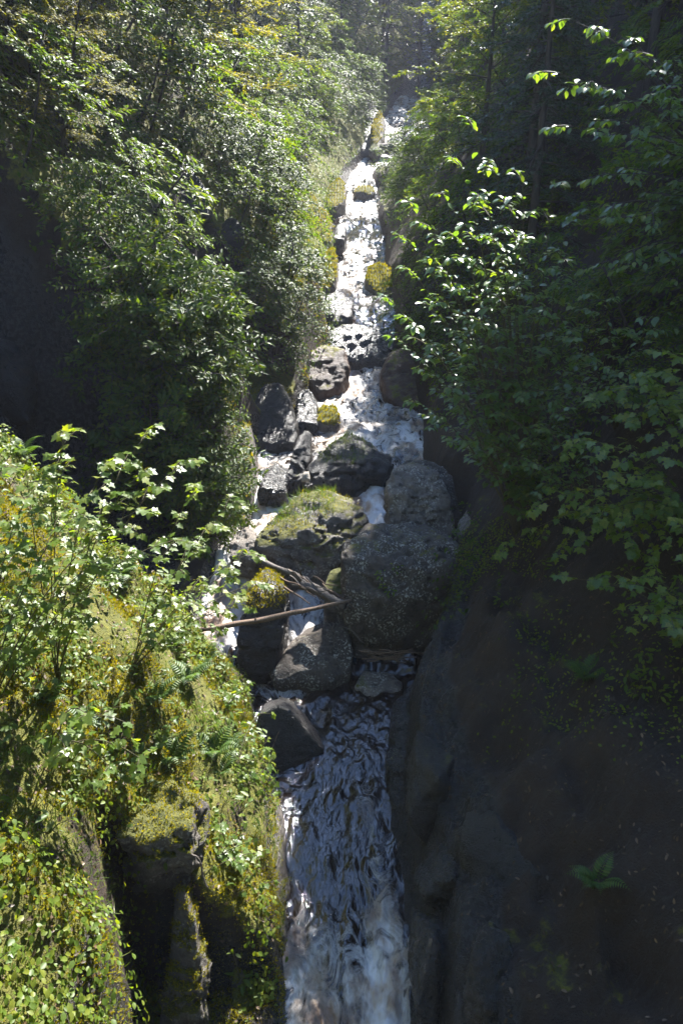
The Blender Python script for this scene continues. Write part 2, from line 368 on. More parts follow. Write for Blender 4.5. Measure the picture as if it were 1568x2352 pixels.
mo = np.where(sL_ > 0, 1.05, np.where(sR_ > 0, np.where(YY < 10, .36, .45), .2)); mo = mo-.5*band(YY, 8.9, 12.5, .4)*(sL_ > 0)
ba = np.where(sR_ > 0, (sm((1.0-sR_)/.6)+.25*fbm(np.stack([X*1.2, YY*1.2, Z], -1), 3, 88))*sm((11-YY)/2), np.where(sL_ > 0, .8*band(YY, 8.8, 12.7, .4)*sm((sL_-.2)/.3)+.7*sm((.22-sL_)/.1)+.8*band(YY, 2., 5., .3)*sm((1.35-sL_)/.3), 1.))
terr = obj('terrain', fast_mesh('terrain', np.stack([X, YY, Z], -1).reshape(-1, 3), [Q], smooth=True, attrs={'mossy': mo.ravel(), 'bare': ba.ravel()}), M['ground'])
tag(terr, 'steep brown and mossy ground of the forested gorge', None, None, 'structure')

# water surface
Yw = spaced([(-14, 3.5, .35), (3.5, 10, .02), (10, 25, .05), (25, 48, .11), (48, 60, .4)])
v = np.linspace(-.10, 1.10, 84)[None, :]
Xw = xl(Yw[:, None])+(xr(Yw[:, None])-xl(Yw[:, None]))*v; Ywm = np.broadcast_to(Yw[:, None], Xw.shape)
grad = np.gradient(zw(Yw), Yw); rough = np.clip(grad*1.6, 0, 1)
# how white each reach runs
FK = np.array([(-14,.5),(3.5,.66),(5.0,.5),(5.9,.12),(7,.0),(8.5,.0),(9.6,.15),(10.2,.55),(12,.6),(12.4,.9),(13.4,.9),(15,.55),(17,.5),(19,.55),(20.6,.55),(21.3,.25),(23,.28),(25,.42),(28,.48),(31,.36),(33,.12),(35,.45),(40,.5),(46,.6),(70,.6)])
fo = np.interp(Yw, FK[:, 0], FK[:, 1])[:, None]*np.ones_like(Xw)
fo += (.34*np.exp(-((v-.80)/.15)**2)*band(Yw[:, None], 3., 7.4, 1.0)) + .25*np.exp(-((v-.15)/.2)**2)*band(Yw[:, None], 8.9, 9.8, .5)
fo += .45*np.exp(-((v-.1)/.14)**2)*band(Yw[:, None], 9.6, 13, .5)
pw = np.stack([Xw, Ywm*.55, zw(Ywm)], -1)
fo += .22*fbm(pw*1.7, 3, 31)
turb = np.clip(.035+.10*fo+.16*rough[:, None], .03, .3)
w_ = fbm(pw*np.array([3.2, 3.2, 1.]), 4, 21); rid = 1-np.abs(fbm(pw*np.array([4.2, 3.4, 1]), 3, 41))*1.6
pr = np.stack([Xw+.08*w_, Ywm*.75, zw(Ywm)*0], -1); rp = fbm(pr*11, 3, 51); rp2 = 1-np.abs(fbm(pr*np.array([9., 7.5, 1]), 2, 57))*1.8
Zw = zw(Ywm)+turb*(.42*w_+.38*rid)+(.0095*rp*np.clip(.55+1.1*fbm(pr*1.3, 2, 91), .1, 1.6)+.0055*rp2*np.clip(.5+1.2*fbm(pr*1.7, 2, 93), 0, 1.5)+.05*fbm(pr*np.array([1.6, 1.1, 1]), 2, 95)*.5)*np.clip(1.3-Ywm/60, .5, 1)-.03
nr, nc = Xw.shape; ii = np.arange(nr-1)[:, None]*nc; jj = np.arange(nc-1)[None]
Q = np.stack([ii+jj, ii+jj+1, ii+nc+jj+1, ii+nc+jj], -1).reshape(-1, 4)
me = fast_mesh('stream', np.stack([Xw, Ywm, Zw], -1).reshape(-1, 3), [Q], smooth=True, attrs={'foam': np.clip(fo-.07, 0, .82).ravel()})
tag(obj('stream', me, M['water']), 'dark stream tumbling white over rocks and calm in its lower pool', None, None, 'structure')

# ------------------------------------------------------------------ boulders
def hull_rock(points, vox, rough=.05, seed=0, smooth=2, freq=2.2, big=1.):
    """solid rock over the hull of its corner points, evenly meshed, rounded and weathered; returns mesh about its base centre"""
    bm = bmesh.new()
    for p in points: bm.verts.new(p)
    r = bmesh.ops.convex_hull(bm, input=bm.verts)
    bmesh.ops.delete(bm, geom=[g for g in set(r['geom_interior']+r['geom_unused']) if isinstance(g, bmesh.types.BMVert)], context='VERTS')
    bmesh.ops.recalc_face_normals(bm, faces=bm.faces)
    me = bpy.data.meshes.new('tmp'); bm.to_mesh(me); bm.free()
    o = bpy.data.objects.new('tmp', me); C.objects.link(o)
    md = o.modifiers.new('r', 'REMESH'); md.mode = 'VOXEL'; md.voxel_size = vox
    dg = bpy.context.evaluated_depsgraph_get(); ev = o.evaluated_get(dg); m2 = ev.to_mesh()
    n = len(m2.vertices); V = np.empty(n*3, np.float32); m2.vertices.foreach_get('co', V); V = V.reshape(-1, 3).astype(float)
    nf = len(m2.polygons); lt = np.empty(nf, np.int32); m2.polygons.foreach_get('loop_total', lt)
    li = np.empty(len(m2.loops), np.int32); m2.loops.foreach_get('vertex_index', li)
    E = np.empty(len(m2.edges)*2, np.int32); m2.edges.foreach_get('vertices', E); E = E.reshape(-1, 2)
    ev.to_mesh_clear(); C.objects.unlink(o); bpy.data.objects.remove(o); bpy.data.meshes.remove(me)
    quads = li.reshape(-1, 4) if (lt == 4).all() else None
    for k in range(smooth):
        acc = np.zeros_like(V); cnt = np.zeros(n)
        np.add.at(acc, E[:, 0], V[E[:, 1]]); np.add.at(acc, E[:, 1], V[E[:, 0]])
        np.add.at(cnt, E[:, 0], 1); np.add.at(cnt, E[:, 1], 1)
        V = V*.4+.6*acc/cnt[:, None]
    c = V.mean(0); size = np.ptp(V, axis=0).mean()
    d = unit(V-c)
    big_ = fbm(V*freq/max(size, .4)*1.6+seed*7.7, 3, seed)*size*.055
    cr = 1-np.abs(fbm(V*np.array([1.5, 1.5, 4.])*freq/max(size, .4)+seed*3.1, 3, seed+5)); crack = -np.clip(cr-.86, 0, 1)*size*.45
    fine = fbm(V*9., 3, seed+11)*rough*.5
    V = c+(V+d*((big_+crack)*big+fine)[:, None]-c)*1.035
    base = np.array([c[0], c[1], V[:, 2].min()])
    return fast_mesh('rock', V-base, [quads], smooth=True), base, V
ROCKV = {}
def boulder(name, label, mat, pts, back=.6, drop=.3, vox=.04, rough=.05, seed=1, smooth=2, cat='boulder', group=None, shrink=.9, big=1.):
    W = np.array([pt(*p) for p in pts]); c = W.mean(0)
    B = c+(W-c)*shrink+np.array([0, back, -drop*.3]); low = W.copy(); low[:, 2] = W[:, 2].min()-drop
    low = c*[1,1,0]+(low-c*[1,1,0])*[.92,.92,1]
    low2 = low+np.array([0, back*.9, 0])
    me, base, V = hull_rock(np.concatenate([W, B, low, low2]), vox, rough, seed, smooth, 2.2, big)
    o = obj(name, me, M[mat], loc=base); tag(o, label, cat, group); ROCKV[label] = V
    return o
R = {}
R['right'] = boulder('boulder', 'broad dark boulder with flat speckled top and small plants on its face', 'rock',
    [(784,1275,10.2),(850,1232,10.75),(930,1220,10.9),(1010,1230,10.8),(1076,1275,10.5),(788,1330,10.0),(900,1300,10.0),(1020,1310,10.05),(1078,1345,10.15),(835,1395,9.8),(910,1390,9.7),(1010,1405,9.85),(1045,1430,9.95),(990,1530,9.9),(900,1540,9.75),(822,1520,9.8),(798,1420,9.85)], .7, .3, .042, .07, 3, 6, big=.5)
lbl_right = R['right']['label']
R['mossy'] = boulder('boulder', 'rounded mossy boulder with grass on its crown and a sunlit patch', 'rock_thin_moss',
    [(590,1235,11.2),(640,1190,11.6),(700,1148,12.0),(760,1138,12.1),(820,1168,11.9),(845,1210,11.6),(840,1250,11.3),(800,1300,11.0),(740,1325,10.9),(650,1315,10.9),(593,1280,11.0),(720,1210,11.2)], .6, .35, .04, .05, 5, 4)
R['grey'] = boulder('boulder', 'tall grey boulder with pale lichen standing beside the white chute', 'rock_lichen',
    [(888,1225,11.7),(889,1120,12.1),(905,1085,12.3),(950,1075,12.4),(1000,1088,12.3),(1030,1150,11.9),(1042,1228,11.6),(1000,1242,11.5),(930,1242,11.5),(940,1130,11.9)], .6, .35, .035, .05, 8, 3, big=.7)
R['grey2'] = boulder('boulder', 'dark sloping boulder leaning behind the tall lichen boulder', 'rock',
    [(905,1075,12.9),(940,1062,13.1),(1010,1072,13.0),(1070,1100,12.8),(1105,1140,12.5),(1090,1190,12.2),(1040,1200,12.3),(930,1110,12.7)], .5, .4, .05, .05, 9, 3)
R['pyr'] = boulder('boulder', 'dark pointed boulder with a grass fringe, standing in midstream', 'rock_dark',
    [(698,1118,13.2),(718,1060,13.7),(760,1028,14.2),(800,1010,14.5),(850,1027,14.3),(905,1066,13.9),(890,1085,13.6),(830,1092,13.4),(760,1118,13.2),(790,1060,13.5)], .7, .35, .045, .05, 12, 3)
R['slab'] = boulder('rock_slab', 'narrow dark slab leaning upright against the pointed boulder', 'rock_dark',
    [(652,1112,13.3),(678,1022,13.9),(700,990,14.2),(716,1000,14.2),(713,1050,13.8),(692,1105,13.3)], .35, .3, .035, .04, 14, 2, 'rock')
R['pale'] = boulder('stone', 'small pale stone lodged at the foot of the leaning slab', 'stone_pale',
    [(690,1102,12.95),(696,1086,13.05),(710,1084,13.05),(711,1100,12.95)], .12, .06, .02, .02, 15, 1, 'stone')
R['sub'] = boulder('rock', 'low wet rock split by the current left of the leaning slab', 'rock_wet',
    [(590,1128,12.9),(605,1085,13.4),(635,1072,13.5),(662,1090,13.3),(655,1132,12.9)], .4, .3, .04, .06, 16, 3, 'rock')
R['block'] = boulder('boulder', 'tall block with a brown moss cap holding up the driftwood log', 'rock_dark',
    [(566,1362,9.9),(600,1338,10.1),(640,1334,10.1),(657,1372,9.8),(652,1430,9.6),(640,1505,9.4),(600,1550,9.3),(540,1548,9.3),(548,1450,9.6),(575,1400,9.7)], .5, .3, .035, .05, 18, 2)
R['wedge'] = boulder('boulder', 'smooth grey wedge rock sloping into the pool head', 'rock',
    [(622,1548,9.25),(660,1502,9.5),(700,1466,9.7),(748,1446,9.85),(800,1452,9.8),(808,1495,9.55),(802,1535,9.35),(760,1566,9.15),(640,1566,9.15),(720,1530,9.25)], .4, .25, .028, .02, 20, 3, big=.35)
R['tri'] = boulder('boulder', 'angular black rock jutting from the leafy bank into the pool', 'rock_dark',
    [(585,1690,7.9),(598,1640,8.02),(640,1620,8.05),(665,1630,8.03),(742,1720,7.9),(700,1742,7.8),(650,1768,7.65),(590,1745,7.7),(650,1700,7.82)], .35, .3, .025, .02, 22, 1, big=.25)
R['toe'] = boulder('boulder', 'rounded wet boulder at the foot of the shaded bank beside the pool', 'rock_wet',
    [(897,1720,7.6),(912,1655,7.9),(960,1605,8.2),(1040,1592,8.2),(1090,1640,7.8),(1100,1750,7.3),(1060,1850,6.9),(925,1880,6.85),(900,1790,7.2),(985,1680,7.6)], .6, .4, .04, .05, 25, 4)
R['ramp'] = boulder('boulder', 'long smooth rock ramp sloping down the shaded bank to the pool', 'rock_dark',
    [(962,1595,8.95),(985,1505,9.5),(1020,1425,9.9),(1050,1365,10.2),(1078,1335,10.4),(1120,1400,9.9),(1100,1530,9.2),(1060,1605,8.8),(1040,1480,9.4)], .6, .4, .04, .04, 27, 4)
R['flat'] = boulder('rock', 'flat olive rock just awash at the head of the pool', 'rock_lichen',
    [(815,1575,9.15),(830,1545,9.45),(890,1545,9.45),(925,1570,9.2),(905,1600,9.0),(850,1600,9.0)], .15, .2, .03, .02, 29, 3, 'rock')
R['rbank'] = boulder('boulder', 'weathered rock shoulder in the shaded bank above the side trickle', 'rock_lichen',
    [(1065,1230,11.2),(1090,1165,11.8),(1140,1110,12.2),(1200,1110,12.0),(1200,1200,11.3),(1130,1260,10.9),(1080,1270,10.9)], .6, .4, .045, .06, 31, 3)
R['lsmall'] = boulder('rock', 'small tan rock below the lower white chute', 'rock_lichen',
    [(528,1280,11.1),(535,1230,11.5),(560,1215,11.6),(588,1232,11.4),(590,1290,11.0)], .35, .35, .03, .05, 33, 3, 'rock')
R['under'] = boulder('rock', 'rusty moss covered rock wedged between the two big boulders', 'rock_moss',
    [(742,1350,10.3),(755,1318,10.6),(790,1305,10.7),(800,1330,10.5),(800,1375,10.2)], .3, .5, .03, .04, 34, 3, 'rock')
# upstream
ups = [
 ('rock_brown', 'round russet boulder on the fern side of the upper chute', [(690,845,19.2),(702,812,19.6),(745,796,19.9),(790,806,19.8),(801,840,19.5),(785,878,19.1),(740,908,18.7),(700,893,18.9)], .9, 41),
 ('rock_brown', 'broad russet boulder under the yellow green sapling', [(890,905,18.5),(875,862,19.0),(900,812,19.6),(960,796,19.7),(1030,812,19.4),(1045,880,18.8),(1010,935,18.1),(930,938,18.1)], 1.0, 42),
 ('rock_wet', 'wet dark ledge that the upper fall drops over', [(735,800,20.9),(742,765,21.3),(800,745,21.5),(880,755,21.4),(900,800,20.9),(890,832,20.6),(800,832,20.6),(750,818,20.7)], .8, 43),
 ('rock_dark', 'dark peaked rock splitting the upper fall', [(762,742,21.6),(768,715,21.9),(800,703,22.1),(810,712,22.0),(800,738,21.7)], .5, 44),
 ('rock_wet', 'humped wet rock where the rapids divide above the fall', [(738,722,22.3),(745,682,22.9),(775,668,23.2),(805,690,22.9),(812,706,22.6),(780,726,22.3)], .8, 45),
 ('rock_moss', 'low moss topped rock in the foam below the upper chute', [(722,958,17.0),(740,935,17.4),(770,935,17.4),(782,960,17.0),(775,978,16.8),(735,975,16.8)], .5, 46),
 ('rock_wet', 'wet broken rock beside the low moss topped rock', [(678,970,16.8),(682,905,17.6),(705,893,17.8),(728,925,17.4),(730,975,16.7)], .6, 47),
 ('rock_dark', 'leaning block coloured dark for shade, with a mossy edge, beside the broad foam pool', [(578,1010,15.4),(582,930,16.0),(602,888,16.4),(640,882,16.5),(662,920,16.1),(684,995,15.5),(668,1018,15.3),(600,1025,15.2)], .8, 48),  # dark rock colour stands in for shade on this sunlit block
 ('rock_moss', 'tall dark pillar of mossy cliff beside the lower cascade', [(505,1215,12.3),(500,1060,13.3),(525,985,13.9),(565,985,13.9),(582,1060,13.3),(578,1150,12.7),(560,1225,12.2)], .9, 49),
 ('rock_moss', 'golden moss boulder on the bank by the sunlit rapids', [(688,548,28.5),(690,490,30),(715,470,30.6),(750,488,30.2),(766,520,29.4),(762,556,28.4),(720,565,28.2)], 1.4, 50),
 ('rock_moss', 'low mossy boulder under the golden moss boulder', [(735,632,25.6),(742,588,26.6),(765,568,27.0),(776,600,26.4),(772,640,25.4),(755,665,25.0),(738,655,25.2)], 1.0, 51),
 ('rock_dark', 'dark rock showing in the middle of the sunlit rapids', [(764,548,29.2),(768,520,29.8),(790,508,30.1),(796,530,29.6),(790,550,29.2)], .7, 52),
 ('rock_moss', 'mossy hump at the top of the sunlit rapids', [(742,470,35),(752,432,37),(778,408,38),(795,425,37.5),(795,455,36),(770,475,35)], 1.4, 53),
 ('rock_moss', 'dark boulder with a bright moss rim across the rapids from the mossy hump', [(838,640,25.3),(848,615,25.9),(872,604,26.2),(900,620,26),(905,660,25),(870,672,24.7)], .9, 54),
 ('rock_moss', 'fern covered boulder beside the wet humped rock', [(700,775,21.2),(705,725,22.2),(725,700,22.6),(742,715,22.4),(745,750,21.8),(730,785,21)], .8, 55),
 ('rock_moss', 'small moss capped rock in the brightest rapids', [(812,440,38),(822,428,38.5),(850,425,38.6),(862,436,38.2),(850,446,37.8)], .9, 56),
 ('rock_moss', 'steep moss crusted rock face where the far stream bends', [(848,345,44.5),(852,290,46),(868,250,48),(885,275,48),(880,320,46),(872,345,45)], 1.5, 57),
 ('rock_dark', 'big dark rock face behind the moss crusted bend', [(780,350,45),(770,260,49),(790,215,52),(850,210,53),(870,260,50),(860,340,45.5)], 2.5, 58),
]
for mt, lb, pts_, bk, sd in ups:
    Yb = pts_[0][2]; pts_ = [(a, b_, Y*(1. if Y < 16.6 else (.972 if Y < 27 else .985))) for a, b_, Y in pts_]; boulder('boulder', lb, mt, pts_, bk, .5, max(.05, Yb*.0032), .06, sd, 4, big=.22)
# near ledges on the sunlit bank
def ledge(label, mat, tops, bottoms, back, vox, seed, rough=.05, smooth=2):
    W = np.array([pt(*p) for p in tops]); L = np.array([pt(*p) for p in bottoms])
    me, base, V = hull_rock(np.concatenate([W, L, W+[0, back, -.25], L+[0, back, -.2], W+[-.05, back*.5, -.05]]), vox, rough, seed, smooth)
    ROCKV[label] = V
    return tag(obj('rock_ledge', me, M[mat], loc=base), label, 'rock ledge')
ledge('overhanging moss topped ledge above the dark hollow', 'rock_moss', [(270,1925,4.9),(300,1890,5.05),(380,1870,5.15),(440,1900,5.0),(446,1965,4.85),(350,1985,4.8)], [(310,2045,4.98),(425,2040,4.98)], .6, .025, 61, .09)
ledge('narrow mossy rock rib rising from the dark hollow', 'rock_moss', [(412,2050,4.8),(425,2060,4.78),(448,2140,4.62),(398,2200,4.55)], [(372,2300,4.4),(465,2330,4.3),(475,2420,4.35),(365,2420,4.3)], .2, .02, 62, .12, 1)
ledge('mossy rock face dropping straight into the pool below leafy seedlings', 'rock_moss', [(600,1960,5.9),(630,1870,6.5),(650,1990,6.0),(655,2080,5.6)], [(600,2300,4.75),(655,2240,5.1),(520,2352,4.5)], .5, .03, 64)

# broken rock of the shaded wall and of the dark cliff
rsw = np.random.default_rng(5)
def chunk(label, x, Y, w_, h_, d_, mat, seed, up=0., cat='rock'):
    z = float(height(np.array([x]), np.array([Y]))[0])+up; P_ = []
    for k in range(13):
        v_ = rsw.normal(size=3); v_ /= np.abs(v_).max(); P_.append(np.array([x, Y, z])+v_*np.array([w_, d_, h_])*rsw.uniform(.75, 1.05))
    me, base, V = hull_rock(np.array(P_), max(.022, w_*.09), .05, seed, 1, 2.2, .5)
    ROCKV[label] = V; return tag(obj('rock', me, M[mat], loc=base), label, cat)
for k, (Y, s_, w_, h_, d_, mt, lb) in enumerate([
    (4.6,.22,.28,.55,.5,'rock_wet','tall wet rib of the wall at the foaming tail of the pool'), (5.5,.28,.26,.4,.5,'rock_wet','wet slab of the wall above the foam streak'), (6.3,.3,.3,.45,.45,'rock_dark','dark block of the wall midway down the pool'),
    (5.0,.7,.3,.35,.4,'rock_dark','square dark block stepped into the wall above the wet rib'), (4.1,.5,.3,.45,.4,'rock_wet','wet buttress where the wall leaves the pool')]):
    chunk(lb, float(xr(Y))+s_, Y, w_, h_, d_, mt, 110+k, -.08)
for k, (x, Y, w_, h_, d_, up, lb) in enumerate([
    (-3.4,12.5,.7,1.0,.4,-.9,'dark cliff block under the trailing shrubs'), (-4.6,12.5,.8,1.1,.45,-1.2,'broad dark block of the cliff in deep shade'), (-5.7,12.2,.8,1.2,.5,-.8,'jutting dark block at the back of the cliff cove'),
    (-4.2,11.9,.6,.5,.5,.1,'fallen dark block at the foot of the cliff'), (-2.5,12.4,.4,.7,.35,-.5,'dark block of cliff nearest the mossy pillar'), (-3.3,17.6,.6,.8,.4,-.3,'dark rock wall in the gap behind the cliff spur'), (-2.4,18.2,.4,.6,.35,-.2,'small dark block closing the gap behind the spur')]):
    chunk(lb, x, Y, w_, h_, d_, 'rock_dark', 140+k, up)

# ------------------------------------------------------------------ driftwood
def log(label, a, b_, r0, r1, mat='driftwood', cat='log', name='driftwood_log', sag=.0, bend=.03, knots=(), group=None, seed=0):
    A, B = pt(*a), pt(*b_); n = 14; tt = np.linspace(0, 1, n)[:, None]
    rs = np.random.default_rng(seed+100)
    P_ = A+(B-A)*tt; L = np.linalg.norm(B-A)
    P_ += fbm(np.concatenate([tt*2.2, tt*0+seed, tt*0], 1), 3, seed)[:, None]*np.array([.3, .3, 1])*bend*L*np.sin(tt*np.pi)*1.5
    P_[:, 2] -= sag*np.sin(tt[:, 0]*np.pi)
    rad = np.linspace(r0, r1, n)*(1+.18*rs.normal(size=n)*.6)
    tb = Tubes(); tb.add(P_-A, rad, 9)
    me = tb.mesh('log'); o = obj(name, me, M[mat], loc=A); tag(o, label, cat, group)
    for (k, dv, ln) in knots:
        p0 = P_[k]-A; p1 = p0+np.array(dv)*ln; t2 = Tubes()
        t2.add(np.array([p0, (p0+p1)/2+[0, 0, .01], p1]), [r0*.5, r0*.35, r0*.15], 6); obj('branch_stub', t2.mesh('stub'), M[mat], o)
    return o
log('long reddish driftwood log spanning the rocks above the pool', (446,1448,9.0), (806,1378,9.55), .042, .026, seed=1, knots=[(5, (.2,-.2,1), .06), (9, (-.3,.1,-1), .08)])
log('dark grey log leaning down from the mossy boulder', (585,1280,10.9), (795,1388,9.75), .04, .045, 'driftwood_grey', seed=2, knots=[(7, (-.3,-.1,1), .32), (10, (.5,-.3,.5), .12)])
log('thick broken log end resting under the dark grey log', (694,1342,10.0), (792,1392,9.6), .075, .06, 'driftwood_grey', seed=3, bend=.01)
log('pale peeled stick lying along the dark grey log', (665,1310,10.2), (770,1378,9.7), .016, .012, 'driftwood', 'stick', 'driftwood_stick', seed=4)
log('thin reddish stick beside the capped block', (652,1348,9.7), (712,1388,9.6), .016, .008, 'driftwood', 'stick', 'driftwood_stick', seed=5)
for k in range(8):
    x0, y0 = 670+rng.uniform(-30, 70), 1320+rng.uniform(-20, 30); a = rng.uniform(.1, 1.0); L = rng.uniform(45, 100)
    log('thin broken stick in the tangle by the dark grey log', (x0, y0, 10.0), (x0+math.cos(a)*L, y0+math.sin(a)*L, 9.7), .013, .006, ['driftwood', 'driftwood_grey'][k % 2], 'stick', 'driftwood_stick', seed=80+k, bend=.07, group='sticks tangled by the dark grey log')
for k in range(9):
    x0, y0 = 758+rng.uniform(-12, 30), 1425+rng.uniform(-20, 30); a = rng.uniform(-1.2, .6)+1.6; L = rng.uniform(30, 75)
    log('thin dead twig tangled behind the wedge rock', (x0, y0, 9.62), (x0+math.cos(a)*L, y0+math.sin(a)*L, 9.5+rng.uniform(0, .05)), .010, .004, 'driftwood_grey', 'twig', 'dead_twig', seed=20+k, bend=.06, group='dead twigs behind the wedge rock')
for k in range(10):
    x0, y0 = 815+rng.uniform(-8, 60), 1505+rng.uniform(-12, 22); L = rng.uniform(50, 120)
    log('thin dead stick lodged at the foot of the broad dark boulder', (x0, y0, 9.36), (x0+L, y0+rng.uniform(-14, 14), 9.30), .011, .005, 'driftwood', 'stick', 'dead_stick', seed=40+k, bend=.05, group='dead sticks at the foot of the broad boulder')
log('pale bent branch on the moss beside the rib rock', (440,1962,4.8), (478,2040,4.75), .009, .006, 'driftwood_grey', 'branch', 'dead_branch', seed=60, bend=.1, knots=[(8, (.6,.1,.5), .07)])
log('thin curved reed stem standing against the angular black rock', (612,1748,7.6), (655,1648,8.0), .008, .004, 'driftwood', 'stem', 'dead_reed', seed=61, bend=.08)
log('big dark fallen trunk lying across the far stream', (790,362,44.6), (985,328,45.0), .28, .22, 'bark', 'fallen tree', 'fallen_tree', seed=62, bend=.02)
for k, (px, py, s_, lb) in enumerate([(1048,1304,.055,'flat pale stone topmost by the side trickle'), (1052,1320,.04,'small pale stone between two flat ones by the side trickle'), (1043,1340,.055,'flat pale stone lowest by the side trickle')]):
    boulder('stone', lb, 'stone_pale', [(px-14*s_/.055,py+3,10.45),(px-8,py-5,10.55),(px+10,py-5,10.55),(px+13*s_/.055,py+2,10.45),(px,py+6,10.4)], .1, .05, .015, .012, 70+k, 2, 'stone')

# ------------------------------------------------------------------ trees
def tree_meshes(seed, H, base, R_, nl, ntw, nlf, L, W, shape='kite', droop=.15, conif=False, trunk_r=.14, lean=.3):
    rs = np.random.default_rng(seed); tb = Tubes(); LP, LD, LN = [], [], []
    n = 9; tt = np.linspace(0, 1, n); path = np.stack([lean*np.sin(tt*2.2+seed)*tt*.5, lean*np.cos(tt*1.7+seed*2)*tt*.5-lean*.5*tt*0, H*tt-.4*(1-tt)], -1)
    tb.add(path, trunk_r*(1-.85*tt)+.012, 8)
    for i in range(nl):
        f = base+(1-base)*((i+.5)/nl)**(.9)*.98; q = np.array([np.interp(f, tt, path[:, k]) for k in range(3)])
        az = i*2.39996+rs.normal()*.35
        prof = (1-((f-base)/(1-base)))**.75 if conif else math.sin(math.pi*min(.97, .16+.82*(f-base)/(1-base)))**.7
        ln = R_*prof*rs.uniform(.7, 1.2)+.15
        el = (-.12 if conif else .55-.5*(1-f))+rs.normal()*.15
        d = np.array([math.cos(az)*math.cos(el), math.sin(az)*math.cos(el), math.sin(el)])
        m_ = 6; u = np.linspace(0, 1, m_)[:, None]
        lp = q+d*ln*u+np.array([0, 0, -1])*droop*ln*u**2+fbm(np.concatenate([u*2+i, u*0+seed, u*0], 1), 2, 5)[:, None]*rs.normal(size=3)*.12*ln*u
        tb.add(lp, np.linspace(trunk_r*.32*(1-f*.6), .006, m_), 5)
        for j in range(ntw):
            uu = .18+.82*(j+rs.random())/ntw; p0 = np.array([np.interp(uu, u[:, 0], lp[:, k]) for k in range(3)])
            sd = 1 if j % 2 else -1; side = np.cross(d, [0, 0, 1.]); side /= np.linalg.norm(side)+1e-6
            td = d*rs.uniform(.35, .8)+side*sd*rs.uniform(.5, 1.)+np.array([0, 0, rs.normal()*.22]); td /= np.linalg.norm(td)
            tl = ln*rs.uniform(.22, .42)*(1.15-.6*uu)+.22
            tw = np.stack([p0, p0+td*tl*.5+[0, 0, -.02], p0+td*tl+[0, 0, -.12*tl-.02]]); tb.add(tw, [.009, .006, .003], 3)
            k_ = max(4, int(nlf*rs.uniform(.6, 1.3))); a = np.linspace(.08, 1, k_)+rs.normal(size=k_)*.03
            pp = p0+td*tl*a[:, None]+np.array([0, 0, -1])*(.12*tl*a**2)[:, None]; sgn = np.where(np.arange(k_) % 2, 1, -1)[:, None]
            s2 = np.cross(td, [0, 0, 1.]); s2 /= np.linalg.norm(s2)+1e-6
            LP.append(pp+rs.normal(size=(k_, 3))*np.array([.02, .02, .02]))
            LD.append(td*.55+s2*sgn*rs.uniform(.5, 1.1, (k_, 1))+rs.normal(size=(k_, 3))*.22+[0, 0, -.12])
            LN.append(np.array([0, 0, 1.])+rs.normal(size=(k_, 3))*(.22 if not conif else .35))
    P_, D_, N2 = np.concatenate(LP), np.concatenate(LD), np.concatenate(LN); k_ = len(P_)
    return tb.mesh('trunk'), leaf_mesh('crown', P_, D_, N2, L*rs.uniform(.7, 1.25, k_), W*rs.uniform(.75, 1.2, k_), shape)
TV_ = {
 'leafy': [tree_meshes(1, 8.5, .22, 2.7, 26, 12, 34, .12, .075, trunk_r=.13), tree_meshes(2, 10, .25, 3.0, 28, 12, 34, .12, .075, trunk_r=.15), tree_meshes(3, 7, .15, 2.4, 24, 11, 34, .115, .07, trunk_r=.10)],
 'hemlock': [tree_meshes(4, 10, .08, 2.5, 46, 12, 26, .11, .045, droop=.3, conif=True, trunk_r=.15, lean=.15), tree_meshes(5, 13, .1, 2.9, 52, 12, 28, .12, .05, droop=.35, conif=True, trunk_r=.2, lean=.15)],
 'shrub': [tree_meshes(10+k, 1.5+.2*k, .05, 1.0+.08*k, 13, 8, 18, .125, .055, trunk_r=.02, lean=.5) for k in range(4)],
}
LAND = [('the golden moss boulder', -1.9, 29), ('the low mossy boulder', -.7, 26), ('the fern covered boulder', -1., 21.8), ('the round russet boulder', -.7, 19.4), ('the broad russet boulder', 1.8, 19),
        ('the leaning block', -2., 15.8), ('the mossy cliff pillar', -2.1, 13), ('the dark rimmed boulder', 1.3, 25.5), ('the mossy hump', -.4, 36.5), ('the bend of the far stream', 1.6, 46),
        ('the fallen trunk', 3, 42), ('the wet ledge', 2.2, 21.2), ('the wet humped rock', 2., 23.5), ('the sunlit rapids', 1.8, 31), ('the foam pool', 2.6, 16.5), ('the weathered rock shoulder', 3, 11.6),
        ('the slender birch', 5, 9.8), ('the smooth rock ramp', 2.2, 9.4), ('the valley head', 3, 62), ('the dark cliff', -5, 12.8), ('the brightest rapids', 2.2, 38.5)]
def near_land(x, Y):
    return min(LAND, key=lambda l: (l[1]-x)**2+(l[2]-Y)**2)[0]
def where(label, x, Y, s, cat):
    if cat == 'shrub':
        size = 'low' if s < .6 else ('bushy' if s < .85 else 'tall'); core = 'dim glossy shrub' if 'shaded' in label else ('trailing leafy shrub' if 'tumbling' in label else 'glittering shrub')
        if 'tumbling' in label:
            return size+' trailing shrub '+('at the low stream end of' if x > -2.6 else ('midway along' if x > -3.1 else 'at the high end of'))+' the dark cliff edge'
        return '%s %s on the bank by %s' % (size, core, near_land(x, Y))
    size = 'short' if s < .8 else ('mid sized' if s < 1.0 else 'tall')
    kind = 'shaded dark hemlock' if ('hemlock' in label and 'shaded' in label) else ('sunlit hemlock' if 'hemlock' in label else ('golden green tree' if 'golden' in label else ('shaded leafy tree' if 'shadow' in label else 'sunlit green tree')))
    if 'valley' in label: kind = 'hazy hemlock' if 'hemlock' in label else 'hazy leafy tree'; return '%s %s %s' % (size, kind, 'on the sunlit side of the valley head' if x < 2 else 'on the shaded side of the valley head')
    if 'viewpoint' in label: return label
    return '%s %s uphill from %s' % (size, kind, near_land(x, Y))
